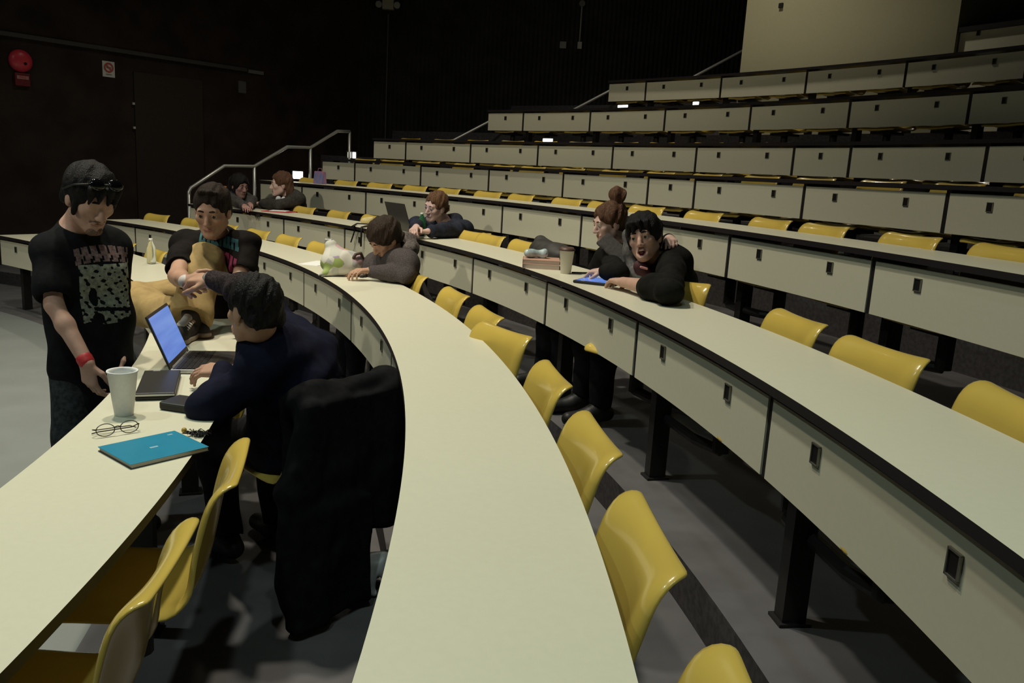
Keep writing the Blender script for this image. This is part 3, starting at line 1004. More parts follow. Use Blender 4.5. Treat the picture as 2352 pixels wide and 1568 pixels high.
    for s_ in 'RL':
        arm(S_, s_, e * 0.8, 0.62 if o['sleeve'] == 'short' else o.get('cuff' + s_, 1.93))
        if o['sleeve'] == 'short':
            a, b = J['sh' + s_], J['el' + s_]; q = a + (b - a) * 0.70
            S_.cone(a + (b - a) * 0.3, q, o.get('slv', 0.047) * g + e, (o.get('slv', 0.047) + 0.008) * g + e, 0.03)
            S_.cone(q + nz(b - a) * 0.075, q + nz(b - a) * 0.16, 0.085 * g, 0.085 * g, 0.004, True)
    if o.get('hem') is not None: S_.cone(waist, J['pelvis'] - V3(0, 0, o['hem']), 0.15 * g, 0.16 * g, 0.05)
    if o['hood']:
        nb_ = J['neck'] - Mh[:, 1] * 0.055
        S_.chain([J['neck'] + lat * 0.085 + V3(0, 0, 0.0), nb_ + lat * 0.05 + V3(0, 0, 0.015), nb_ - lat * 0.05 + V3(0, 0, 0.015), J['neck'] - lat * 0.085], [0.04, 0.055, 0.055, 0.04], 0.04)
        S_.cone(nb_, nb_ - Mh[:, 1] * 0.03 - V3(0, 0, 0.10), 0.06, 0.045, 0.04)
    nk = nz(hb - J['neck'])
    S_.cone(J['neck'] + nk * (0.085 if not o.get('collar') else 0.12), hb + nk * 0.25, 0.078, 0.085, 0.006, True)   # neck opening
    S_.folds(o['folds'], o.get('fold_freq', 28), o.get('seed', 1))
    shirt = link_mesh(o.get('top_name', 'shirt'), S_.mesh('top', org), top, root)
    # trousers
    S_ = Solid(lo, hi, h * 1.3)
    for sgn in (1, -1): S_.cone(J['pelvis'] + hlat * sgn * 0.06, J['pelvis'] + hlat * sgn * 0.06 + nz(waist - J['pelvis']) * 0.06, 0.118 * g, 0.112 * g, 0.05)
    base = S_.g.copy()
    for s_ in 'RL':
        S_.g = np.full_like(base, 0.12)
        leg(S_, s_, o.get('pant_ease', 0.012), o.get('flare', 0.012))
        ax = nz(J['an' + s_] - J['kn' + s_])
        S_.cone(J['an' + s_] + ax * (0.10 - o.get('cuff_drop', 0.0)), J['an' + s_] + ax * 0.28, 0.125, 0.125, 0.004, True)
        hh = np.clip(0.5 + 0.5 * (base - S_.g) / 0.03, 0, 1)
        base = base * (1 - hh) + S_.g * hh - 0.03 * hh * (1 - hh)
    S_.g = base
    S_.folds(o['folds'] * 1.1, o.get('pant_freq', 24), 7)
    link_mesh('trousers', S_.mesh('trousers', org), pants, root)
    # shoes
    if shoe is not None:
        for s_ in 'RL':
            an, to = J['an' + s_], J['to' + s_]
            ff = nz(to - an); heel = an - ff * 0.045 * 1.0
            heel = heel + V3(0, 0, 1) * 0
            dn = J.get('down' + s_, V3(0, 0, -1))
            S_ = Solid(np.minimum(heel, to) - 0.13, np.maximum(heel, to) + 0.13, h)
            S_.cone(heel + dn * 0.035, to + dn * 0.0, 0.042, 0.036, 0.02); S_.cone(an + ff * 0.01 + dn * 0.0, an + ff * 0.07 + dn * 0.02, 0.050, 0.040, 0.03)
            sh = link_mesh('shoe', S_.mesh('shoe', org), shoe, root)
    return root, org, shirt, L, Mh


from mathutils.bvhtree import BVHTree


def print_on(name, shirt, root, org, c, n, up, wdt, hgt, fn, m, res=0.004, lift=0.0025):
    """flat ink printed on the cloth: follows the shirt surface where fn(u,v) is true"""
    dgx = bpy.context.evaluated_depsgraph_get()
    me = shirt.data
    bv = BVHTree.FromPolygons([v.co for v in me.vertices], [p.vertices[:] for p in me.polygons])
    n = nz(n); x = nz(np.cross(np.array(up, float), n)); y = np.cross(n, x)
    c = np.array(c, float) - org
    nx, ny = int(wdt / res), int(hgt / res)
    bm = bmesh.new(); vv = {}
    for i in range(nx + 1):
        for j in range(ny + 1):
            p = c + x * (i / nx - 0.5) * wdt + y * (j / ny - 0.5) * hgt + n * 0.3
            hit = bv.ray_cast(Vector(p), Vector(-n), 0.6)
            if hit[0] is not None: vv[i, j] = hit[0] + Vector(n) * lift
    bvv = {}
    for i in range(nx):
        for j in range(ny):
            if not fn((i + 0.5) / nx, (j + 0.5) / ny): continue
            ks = [(i, j), (i + 1, j), (i + 1, j + 1), (i, j + 1)]
            if any(k_ not in vv for k_ in ks): continue
            if max((vv[a] - vv[b]).length for a in ks for b in ks) > res * 5: continue
            for k_ in ks:
                if k_ not in bvv: bvv[k_] = bm.verts.new(vv[k_])
            bm.faces.new([bvv[k_] for k_ in ks])
    return obj(name, bm, m, shirt, True)
# ------------------------------------------------------------------ the people
def skin_mat(name, c, rough=0.5):
    m = mat(name, c, rough, noise=0.07, nscale=25, spec=0.35)
    b = m.node_tree.nodes['Principled BSDF']
    b.inputs['Subsurface Weight'].default_value = 0.12
    b.inputs['Subsurface Radius'].default_value = (0.02, 0.008, 0.004)
    b.inputs['Subsurface Scale'].default_value = 0.3
    return m


SK1 = skin_mat('fair skin', (0.50, 0.31, 0.24))
SK2 = skin_mat('tan skin', (0.44, 0.26, 0.18))
SK3 = skin_mat('olive skin', (0.42, 0.25, 0.17))
SK4 = skin_mat('pale skin', (0.56, 0.38, 0.33))
H_BLK = mat('black hair', (0.008, 0.007, 0.007), 0.6, noise=0.5, nscale=160, spec=0.22, bump=0.6, bscale=260, stretch=(1, 1, 0.12))
H_DKB = mat('dark brown hair', (0.030, 0.019, 0.013), 0.62, noise=0.45, nscale=150, spec=0.2, bump=0.6, bscale=260, stretch=(1, 1, 0.12))
H_SHORT = mat('cropped dark hair', (0.020, 0.014, 0.011), 0.7, noise=0.4, nscale=150, spec=0.15, bump=0.5, bscale=260, stretch=(1, 1, 0.12))
H_BRN = mat('brown hair', (0.085, 0.042, 0.024), 0.62, noise=0.45, nscale=150, spec=0.2, bump=0.6, bscale=260, stretch=(1, 1, 0.12))
H_LBR = mat('light brown hair', (0.12, 0.062, 0.032), 0.62, noise=0.45, nscale=150, spec=0.2, bump=0.6, bscale=260, stretch=(1, 1, 0.12))
C_TEE = mat('black cotton', (0.008, 0.009, 0.010), 0.9, noise=0.25, nscale=18, spec=0.1, bump=0.5, bscale=13)
C_TEE2 = mat('faded black cotton', (0.010, 0.008, 0.0075), 0.9, noise=0.25, nscale=18, spec=0.1, bump=0.5, bscale=13)
C_JEAN = mat('dark grey jeans', (0.030, 0.036, 0.040), 0.8, noise=0.4, nscale=60, spec=0.1)
C_KHAKI = mat('khaki cotton', (0.34, 0.24, 0.105), 0.8, noise=0.10, nscale=25, spec=0.1, bump=0.5, bscale=13)
C_NAVY = mat('navy cloth', (0.007, 0.008, 0.020), 0.85, noise=0.2, nscale=22, spec=0.1, bump=0.5, bscale=13)
C_GREY = mat('grey knit', (0.065, 0.056, 0.056), 0.9, noise=0.3, nscale=160, spec=0.1)
C_DKJ = mat('black jacket cloth', (0.009, 0.009, 0.008), 0.85, noise=0.25, nscale=22, spec=0.1, bump=0.5, bscale=13)
C_SLATE = mat('slate blue hoodie', (0.020, 0.023, 0.036), 0.85, noise=0.25, nscale=40, spec=0.15, bump=0.5, bscale=13)
C_CHAR = mat('charcoal hoodie', (0.040, 0.038, 0.034), 0.9, noise=0.25, nscale=50, spec=0.1, bump=0.5, bscale=13)
C_DARKP = mat('black trousers', (0.012, 0.012, 0.014), 0.8, noise=0.2, nscale=30, spec=0.1)
C_SHOE = mat('black shoe', (0.012, 0.012, 0.012), 0.5, spec=0.4)
C_KNITARM = mat('dark brown knit', (0.030, 0.023, 0.024), 0.9, noise=0.5, nscale=120, spec=0.1)
z_ = V3(0, 0, 1)


def A_(x, y, Y): return np.array(at(x, y, Y))
def legs_seated(J, f, zfl, sp=0.09, fwd=0.40, drop=0.0):
    f = nz(f); r = nz(np.cross(f, z_)); P = J['pelvis']
    for s_, sg in (('R', 1), ('L', -1)):
        hp = P + r * sg * 0.085; J['hip' + s_] = hp
        kn = hp + f * fwd + r * sg * 0.03; kn[2] = zfl + 0.50; J['kn' + s_] = kn
        an = kn + f * 0.02; an[2] = zfl + 0.085; J['an' + s_] = an
        to = an + f * 0.17; to[2] = zfl + 0.04; J['to' + s_] = to


# A: standing man, black printed T-shirt, sunglasses pushed up in his hair
f = nz(V3(0.80, -0.60, 0)); r = nz(np.cross(f, z_))
ctr = A_(190, 574, 3.25)
J = dict(head=A_(207, 455, 3.20), face=V3(0.70, -0.52, -0.42), up=V3(0.32, -0.20, 0.92), neck=A_(172, 522, 3.27), chest=A_(197, 620, 3.27),
         pelvis=A_(214, 838, 3.25), shR=ctr + r * 0.130 + V3(0, 0, -0.01), shL=ctr - r * 0.118)
J['elR'] = A_(124, 700, 3.06); J['wrR'] = A_(199, 832, 2.99)
J['elL'] = A_(266, 690, 3.42); J['wrL'] = A_(278, 800, 3.28)
for s_, sg in (('R', 1), ('L', -1)):
    hp = J['pelvis'] + r * sg * 0.085 - V3(0, 0, 0.02); J['hip' + s_] = hp
    kn = hp + f * 0.03 + r * sg * 0.02; kn[2] = 0.46; J['kn' + s_] = kn
    an = kn - f * 0.05; an[2] = 0.09; J['an' + s_] = an
    to = an + f * 0.17 + r * sg * 0.04; to[2] = 0.035; J['to' + s_] = to
opts = dict(ground=0.0, lids=True, hairline=0.066, hair_th=0.016, hair_amp=0.003, hem=0.10, ease=0.010, girth=0.80, slv=0.060, folds=0.006, seed=2, pant_ease=0.016,
            locks=[((-0.05, 0.082, 0.075), (-0.042, 0.098, 0.030), 0.016, 0.006), ((-0.02, 0.090, 0.078), (-0.012, 0.103, 0.028), 0.017, 0.006), ((0.015, 0.090, 0.078), (0.022, 0.101, 0.034), 0.017, 0.006), ((0.045, 0.080, 0.075), (0.052, 0.088, 0.022), 0.016, 0.006), ((-0.072, 0.03, 0.04), (-0.072, 0.040, -0.045), 0.015, 0.007), ((0.072, 0.03, 0.04), (0.072, 0.040, -0.045), 0.015, 0.007)],
            handR=dict(fd=V3(0.10, 0.02, -1), back=r * 1.0 + f * 0.2, curl=0.55, thumb=0.5), handL=dict(fd=V3(0.0, -0.1, -1), back=-r, curl=0.5))
ra, oa, sa, La, Ma = person('standing young man in a black printed T-shirt with sunglasses pushed up in black hair', J, SK1, H_BLK, C_TEE, C_JEAN, 0.0055, C_SHOE, opts)
# wristband, beard, sunglasses, shirt print
w = nz(J['wrR'] - J['elR'])
lump('wristband', [(J['wrR'] - w * 0.016, J['wrR'] - w * 0.004, 0.0295, 0.029)], mat('red rubber band', (0.50, 0.035, 0.04), 0.5), ra, oa, 0.004, 0.004)
M_BEARD = mat('short beard stubble', (0.17, 0.10, 0.075), 0.8, noise=0.4, nscale=200)
lump('beard', [(La(-0.012, 0.074, -0.100), La(0.012, 0.074, -0.100), 0.0205, 0.0205), (La(-0.026, 0.080, -0.056), La(0, 0.0875, -0.0525), 0.0065, 0.0065), (La(0, 0.0875, -0.0525), La(0.026, 0.080, -0.056), 0.0065, 0.0065)], M_BEARD, ra, oa, 0.004, 0.004)
t = empty('sunglasses', Vector(La(0, 0.075, 0.105)), 0, 'black sunglasses pushed up in the hair of the standing man', 'sunglasses')
og = np.array(t.location)
for sx in (-1, 1):
    bm = bmesh.new(); bmesh.ops.create_uvsphere(bm, u_segments=20, v_segments=12, radius=1)
    c = La(sx * 0.034, 0.088, 0.105)
    Mm = Matrix(np.stack([Ma[:, 0] * 0.031, nz(Ma[:, 1] + Ma[:, 2] * 0.9) * 0.010, nz(Ma[:, 2] - Ma[:, 1] * 0.9) * 0.023], 1).tolist()).to_4x4(); Mm.translation = Vector(c - og)
    bmesh.ops.transform(bm, matrix=Mm, verts=bm.verts[:]); obj('lens', bm, mat('black gloss lens', (0.004, 0.004, 0.005), 0.06, coat=0.6), t, True)
    bm = bmesh.new(); add_tube(bm, [Vector(La(sx * 0.062, 0.080, 0.100) - og), Vector(La(sx * 0.088, 0.03, 0.07) - og), Vector(La(sx * 0.094, -0.03, 0.02) - og)], 0.004, 8); obj('temple', bm, C_SHOE, t, True)
bm = bmesh.new(); add_tube(bm, [Vector(La(-0.012, 0.095, 0.108) - og), Vector(La(0.012, 0.095, 0.108) - og)], 0.004, 8); obj('bridge', bm, C_SHOE, t, True)


def blot(u, v, s_):
    return math.sin(u * 23 + s_) * math.sin(v * 19 + 1.7 * s_) + 0.7 * math.sin(u * 41 + v * 31 + s_) + 0.5 * math.sin(v * 67 - u * 13)


def figure_print(u, v):
    e = min(u, 1 - u) * 3
    if blot(u, v, 0.6) * 0.35 + 0.62 < 0.35 + 0.5 * max(0, 0.25 - v): return False
    if (u - 0.30) ** 2 / 0.008 + (v - 0.45) ** 2 / 0.022 < 1: return False
    if (u - 0.30) ** 2 / 0.012 + (v - 0.10) ** 2 / 0.010 < 1: return False
    if abs(v - 0.24 + 0.1 * (u - 0.5)) < 0.03 and u > 0.25: return False
    return 0.03 < u < 0.98 and v > 0.02 + 0.05 * math.sin(u * 9)


pc = J['chest'] * 0.93 + J['pelvis'] * 0.07
print_on('shirt_print', sa, ra, oa, pc + f * 0.1 + V3(0, 0, -0.055) - r * 0.02, f, z_, 0.215, 0.235, figure_print, res=0.0025, m=mat('faded white ink', (0.24, 0.26, 0.21), 0.9, noise=0.35, nscale=70))
print_on('shirt_print', sa, ra, oa, pc + f * 0.1 + V3(0, 0, 0.090) - r * 0.02, f, z_, 0.215, 0.09,
         lambda u, v: abs(v - 0.5 - 0.15 * math.cos((u - 0.5) * 3)) < 0.34 and (math.sin(u * 38) > -0.72 or abs(v - 0.55) < 0.1) and not (0.35 < v < 0.55 and math.sin(u * 38 + 1.6) > 0.75), res=0.0025, m=mat('faded pink ink', (0.17, 0.115, 0.115), 0.9, noise=0.4, nscale=90))

# B: man sitting on the front desk, one knee drawn up
f = nz(V3(0.10, -1, 0)); r = nz(np.cross(f, z_))
J = dict(head=A_(488, 484, 4.02), face=V3(0.06, -0.97, -0.30), up=V3(0.03, -0.22, 0.97), neck=A_(497, 541, 4.14), chest=A_(500, 612, 4.27), pelvis=A_(507, 684, 4.42),
         shR=A_(428, 566, 4.13), shL=A_(562, 568, 4.10))
J['pelvis'][2] = 0.86
J['elR'] = A_(407, 634, 3.80); J['wrR'] = A_(427, 647, 3.545)
J['elL'] = A_(553, 640, 3.98); J['wrL'] = A_(566, 716, 3.86)
J['hipL'] = J['pelvis'] - r * 0.085; J['hipR'] = J['pelvis'] + r * 0.09
J['knL'] = A_(470, 598, 4.05); J['anL'] = A_(438, 728, 3.80); J['toL'] = A_(412, 768, 3.66)
J['anL'][2] = max(J['anL'][2], 0.835); J['toL'][2] = 0.775
J['knR'] = np.array(onz(298, 690, 0.835)); J['anR'] = A_(398, 728, 3.90); J['anR'][2] = 0.80
J['toR'] = J['anR'] + V3(0.13, -0.06, -0.02)
opts = dict(ground=0.74, hairline=0.075, hair_th=0.010, hair_amp=0.003, girth=0.96, ease=0.011, folds=0.008, seed=5, flare=0.034, pant_ease=0.024, pant_freq=36, gaze=(0.05, 1, -0.15), hem=0.02,
            locks=[((-0.035, 0.050, 0.110), (0.03, 0.055, 0.112), 0.012, 0.015)],
            handR=dict(fd=V3(0.92, -0.30, 0.12), back=V3(-0.25, -0.8, 0.45), curl=(0.95, 1.0, 1.05, 1.1), thumb=0.2), handL=dict(fd=V3(0.1, -0.4, -0.7), back=V3(0.2, -0.5, 0.6), curl=0.3))
rb_, ob, sb, Lb, Mb = person('young man in black T-shirt and khaki trousers sitting on the front desk, one knee raised', J, SK2, H_SHORT, C_TEE2, C_KHAKI, 0.0055, None, opts)
w = nz(J['wrR'] - J['elR'])
lump('bracelet', [(J['wrR'] - w * 0.012, J['wrR'] - w * 0.004, 0.031, 0.031)], mat('white cord bracelet', (0.62, 0.55, 0.53), 0.6), rb_, ob, 0.0035, 0.003)
fB = nz(V3(0.10, -0.9, -0.25))
print_on('shirt_print', sb, rb_, ob, A_(497, 563, 4.0), fB, z_, 0.21, 0.05, lambda u, v: math.sin(u * 62) > -0.55 or abs(v - (0.2 if math.sin(u * 20) > 0 else 0.8)) < 0.16, mat('teal ink', (0.02, 0.085, 0.10), 0.8, noise=0.2, nscale=60))
print_on('shirt_print', sb, rb_, ob, A_(505, 596, 4.05), fB, z_, 0.20, 0.075, lambda u, v: math.sin(u * 46 + 1) > -0.5 or abs(v - (0.25 if math.sin(u * 17) > 0 else 0.75)) < 0.16, mat('magenta ink', (0.20, 0.018, 0.06), 0.8, noise=0.2, nscale=60))
# his lace-up canvas shoe on the desk
def lace_shoe(an, to, parent, org):
    ff = nz(to - an); ff[2] = 0; ff = nz(ff); lt = np.cross(ff, z_)
    base = an * V3(1, 1, 0) + V3(0, 0, 0.742)
    hl = base - ff * 0.055
    S_ = Solid(np.minimum(hl, base + ff * 0.25) - 0.08, np.maximum(hl, base + ff * 0.25) + V3(0.08, 0.08, 0.16), 0.0045)
    S_.chain([hl + z_ * 0.045, base + ff * 0.06 + z_ * 0.045, base + ff * 0.155 + z_ * 0.036, base + ff * 0.195 + z_ * 0.03], [0.040, 0.040, 0.040, 0.030], 0.02)
    S_.cone(base + z_ * 0.06 - ff * 0.02, an + z_ * 0.015, 0.043, 0.042, 0.02)
    S_.half(hl + z_ * 0.018, -z_, 0.003)
    up_ = link_mesh('shoe', S_.mesh('shoe', org), mat('dark canvas', (0.022, 0.018, 0.016), 0.8), parent)
    S_ = Solid(np.minimum(hl, base + ff * 0.25) - 0.08, np.maximum(hl, base + ff * 0.25) + V3(0.08, 0.08, 0.16), 0.0045)
    S_.chain([hl + z_ * 0.012, base + ff * 0.06 + z_ * 0.012, base + ff * 0.155 + z_ * 0.012, base + ff * 0.198 + z_ * 0.012], [0.042, 0.042, 0.044, 0.034], 0.02)
    S_.half(hl + z_ * 0.024, z_, 0.003); S_.half(hl + z_ * 0.001, -z_, 0.003)
    link_mesh('sole', S_.mesh('sole', org), mat('dirty sole', (0.34, 0.27, 0.22), 0.7), up_)
    for k_ in range(6):
        c0 = base + ff * (0.050 + 0.017 * k_) + z_ * (0.094 - 0.0055 * k_)
        lump('lace', [(c0 - lt * 0.031 - z_ * 0.013 + ff * 0.006, c0 + z_ * 0.002, 0.0058, 0.0062), (c0 + z_ * 0.002, c0 + lt * 0.031 - z_ * 0.013 + ff * 0.006, 0.0062, 0.0058)], mat('white lace', (0.62, 0.58, 0.54), 0.7), up_, org, 0.003, 0.004)
    lump('tongue', [(base + ff * 0.035 + z_ * 0.10, base + ff * 0.13 + z_ * 0.072, 0.021, 0.018)], mat('grey tongue', (0.34, 0.32, 0.31), 0.8), up_, org, 0.004, 0.005)
lace_shoe(J['anL'], J['toL'], rb_, ob)
lace_shoe(J['anR'], J['toR'], rb_, ob)
BwrR = J['wrR'].copy()

# C: man in a navy jacket at the front desk, clasping the hand of the man on the desk
f = nz(V3(-0.74, 0.67, 0)); r = nz(np.cross(f, z_))
J = dict(head=A_(583, 712, 2.72), face=V3(-0.80, 0.58, -0.12), up=V3(-0.10, 0.10, 0.99), neck=A_(612, 782, 2.77), chest=A_(668, 868, 2.86), pelvis=V3(-0.78, 2.93, 0.575),
         shR=A_(716, 812, 3.03), shL=A_(604, 850, 2.68))
J['elR'] = A_(585, 672, 3.22); J['wrR'] = A_(488, 644, 3.40)
J['elL'] = A_(476, 938, 2.62); J['wrL'] = A_(520, 853, 2.86)
legs_seated(J, f, 0.0)
for s_ in 'RL':
    J['an' + s_] = J['kn' + s_] - f * 0.08 + V3(0, 0, 0.085 - J['kn' + s_][2]); J['to' + s_] = J['an' + s_] + f * 0.17 - V3(0, 0, 0.045)
opts = dict(ground=0.0, sleeve='long', hairline=0.070, hair_th=0.012, hair_amp=0.0035, hair_freq=170, sc=0.94, girth=1.0, ease=0.022, folds=0.009, fold_freq=30, seed=9, collar=True, cuffR=1.05, cuffL=1.93, hs=1.1, lids=False,
            handR=dict(fd=V3(-0.92, 0.30, 0.0), back=V3(0.1, -0.35, 0.9), curl=(0.9, 0.95, 1.0, 1.1), thumb=0.2), handL=dict(fd=V3(-0.92, 0.30, -0.05), back=V3(0.05, -0.30, 0.95), curl=(0.30, 0.35, 0.42, 0.5), thumb=0.9), top_name='jacket')
rc, oc, sc_, Lc, Mc = person('black haired man in a navy jacket sitting at the open laptop, back to the camera', J, SK2, H_BLK, C_NAVY, C_DARKP, 0.0055, C_SHOE, opts)
w = nz(J['wrR'] - J['elR'])
lump('knit_sleeve', [(J['elR'] - w * 0.02 - z_ * 0.01, J['elR'] + w * 0.10, 0.068, 0.058), (J['elR'] + w * 0.10, J['wrR'] - w * 0.02, 0.058, 0.042)], C_KNITARM, rc, oc, 0.005, 0.02, (0.005, 60, 2))
lump('wrist_watch', [(J['wrR'] - w * 0.008, J['wrR'] + w * 0.010, 0.037, 0.037)], mat('grey watch strap', (0.22, 0.21, 0.20), 0.5), rc, oc, 0.004, 0.004)

# D: dark haired person bent over the second desk, grey sweater
def row_person(label, i, J, f, skin, hair, top, opts, pel_deg, pel_r=0.60, pants=C_DARKP, h=0.007):
    zfl = ZT[i] - 0.74
    p = pol(RR[i] + pel_r, pel_deg, zfl + 0.575)
    J['pelvis'] = np.array(p)
    cf = nz(np.array(pol(0, 0)) - np.array(p)); cf[2] = 0
    legs_seated(J, nz(cf), zfl, fwd=0.38)
    o = dict(ground=zfl, sleeve='long'); o.update(opts)
    return person(label, J, skin, hair, top, pants, h, C_SHOE, o)


def polar_deg(p): return math.degrees(math.atan2(p[1] - CY, p[0] - CX))


hd = np.array(oncyl(885, 548, RR[1] + 0.36)); Yd = hd[1]
J = dict(head=hd, face=V3(-0.62, -0.45, -0.62), up=V3(-0.45, -0.42, 0.80), neck=A_(907, 583, Yd + 0.04), chest=A_(905, 640, Yd + 0.08), shR=A_(866, 606, Yd + 0.20), shL=A_(934, 606, Yd - 0.10))
J['elL'] = A_(934, 638, Yd - 0.18); J['wrL'] = np.array(onz(852, 622, ZT[1] + 0.06)); J['elL'][2] = ZT[1] + 0.055
J['elR'] = A_(846, 625, Yd + 0.12); J['elR'][2] = ZT[1] + 0.06; J['wrR'] = np.array(onz(838, 612, ZT[1] + 0.06))
rd_, od_, _a, _b, _c = row_person('person with dark hair and grey sweater bent over the second desk behind the white bag', 1, J, None, SK3, H_DKB, C_GREY,
           dict(lids=True, hair='short', hair_th=0.020, hairline=0.05, girth=0.92, ease=0.020, folds=0.006, handR=dict(fd=V3(-0.8, -0.5, -0.1), back=V3(0, 0, 1), curl=0.5), handL=dict(fd=V3(-0.8, -0.5, 0.05), back=V3(0, 0, 1), curl=0.6)), polar_deg(J['chest']), 0.56)

lump('hood', [(J['neck'] + V3(0.10, -0.02, 0.03), J['neck'] + V3(0.06, 0.10, 0.06), 0.055, 0.06), (J['neck'] + V3(0.06, 0.10, 0.06), J['neck'] + V3(-0.06, 0.16, 0.05), 0.06, 0.045)], mat('grey fur', (0.11, 0.095, 0.09), 0.95, noise=0.4, nscale=90, spec=0.05), rd_, od_, 0.007, 0.03, (0.008, 70, 4))

# E: man in a slate hoodie at the third desk, looking at a laptop
hd = np.array(oncyl(1001, 474, RR[2] + 0.40)); Ye = hd[1]
J = dict(head=hd, face=V3(-0.62, -0.72, -0.22), up=V3(0.12, -0.18, 0.97), neck=A_(1026, 516, Ye + 0.10), chest=A_(1034, 550, Ye + 0.18), shR=A_(986, 522, Ye + 0.24), shL=A_(1062, 528, Ye - 0.04))
J['elL'] = A_(1046, 545, Ye - 0.26); J['elL'][2] = ZT[2] + 0.06; J['wrL'] = np.array(onz(985, 531, ZT[2] + 0.06))
J['elR'] = A_(955, 524, Ye + 0.10); J['elR'][2] = ZT[2] + 0.065; J['wrR'] = np.array(onz(956, 522, ZT[2] + 0.09))
re_, oe, se, Le, Me = row_person('brown haired man in a slate hoodie at the third desk behind a green bottle', 2, J, None, SK4, H_LBR, C_SLATE,
           dict(hair='short', hair_th=0.010, hairline=0.078, girth=1.02, ease=0.024, hood=True, folds=0.007, cuffL=1.9, cuffR=1.9, top_name='hoodie', gaze=(-0.1, 1, -0.2), handR=dict(fd=V3(-0.15, -1, -0.15), back=V3(-0.3, 0.1, 0.9), curl=0.8), handL=dict(fd=V3(-0.9, -0.4, -0.05), back=V3(0, 0, 1), curl=0.3)), polar_deg(J['chest']), 0.60)
print_on('hoodie_print', se, re_, oe, A_(1010, 533, Ye - 0.1), nz(V3(-0.5, -0.85, 0)), z_, 0.12, 0.05, lambda u, v: math.sin(u * 30) > -0.3 and blot(u, v, 2) > -0.6, mat('pale grey ink', (0.22, 0.22, 0.25), 0.9))

# F: laughing couple at the third desk
hd = np.array(oncyl(1480, 546, RR[2] + 0.40)); Yf = hd[1]
J = dict(head=hd, face=V3(-0.40, -0.90, 0.02), up=V3(-0.30, -0.08, 0.95), neck=A_(1505, 604, Yf + 0.08), chest=A_(1512, 660, Yf + 0.12), shR=A_(1456, 638, Yf + 0.14), shL=A_(1545, 602, Yf + 0.04))
J['elL'] = np.array(onz(1536, 668, ZT[2] + 0.065)); J['wrL'] = np.array(onz(1432, 648, ZT[2] + 0.045))
J['elR'] = A_(1470, 664, Yf + 0.12); J['wrR'] = J['elR'] + V3(-0.10, 0.06, -0.17)
fbest = dict(mouth='open', hair='short', hair_th=0.019, hairline=0.058, hair_amp=0.003, girth=0.96, ease=0.026, folds=0.007, hood=True, cuffR=1.9, cuffL=1.50, gaze=(0.25, 1, 0.0), top_name='jacket',
             locks=[((-0.05, 0.080, 0.075), (-0.05, 0.090, 0.030), 0.018, 0.008), ((-0.015, 0.092, 0.078), (-0.010, 0.098, 0.036), 0.018, 0.008), ((0.02, 0.092, 0.078), (0.028, 0.095, 0.034), 0.018, 0.008), ((0.05, 0.080, 0.075), (0.060, 0.080, 0.018), 0.018, 0.008), ((0.074, 0.02, 0.03), (0.076, 0.03, -0.05), 0.016, 0.008)],
             handL=dict(fd=V3(-0.45, 0.90, 0.0), back=V3(-0.05, 0.0, 0.97), curl=(0.40, 0.45, 0.5, 0.55), thumb=0.6), handR=dict(fd=V3(-0.3, 0.3, -0.9), back=V3(0, -1, 0), curl=0.4))
rf, of_, sf, Lf, Mf = row_person('laughing dark haired man in a black jacket looking at the camera from the third desk', 2, J, None, SK1, H_BLK, C_DKJ, fbest, polar_deg(J['chest']), 0.60, h=0.006)
# grey hood lining up behind his neck
hb = J['head']
lump('grey_hood', [(Lf(0.085, -0.035, 0.03), Lf(0.095, -0.03, -0.06), 0.030, 0.034), (Lf(0.095, -0.03, -0.06), Lf(0.085, 0.0, -0.16), 0.034, 0.036), (Lf(0.085, 0.0, -0.16), Lf(0.03, 0.06, -0.20), 0.034, 0.028), (Lf(0.085, -0.035, 0.03), Lf(0.03, -0.105, 0.02), 0.03, 0.03)], mat('grey fleece', (0.10, 0.098, 0.094), 0.9, noise=0.3, nscale=60), rf, of_, 0.006, 0.03, (0.004, 50, 2))
lump('earring', [(Lf(0.086, 0.0, -0.045), Lf(0.086, 0.0, -0.048), 0.006, 0.006)], mat('bright stud', (0.8, 0.75, 0.6), 0.2, metal=0.8), rf, of_, 0.003, 0.003)
lump('undershirt', [(A_(1470, 612, Yf - 0.06), A_(1486, 642, Yf - 0.06), 0.035, 0.04)], mat('plum shirt', (0.06, 0.018, 0.022), 0.8), rf, of_, 0.005, 0.02)
lump('necklace_tag', [(A_(1472, 613, Yf - 0.115), A_(1486, 617, Yf - 0.115), 0.006, 0.006)], mat('pink tag', (0.55, 0.26, 0.26), 0.5), rf, of_, 0.003, 0.003)
F_shL = J['shL'].copy()

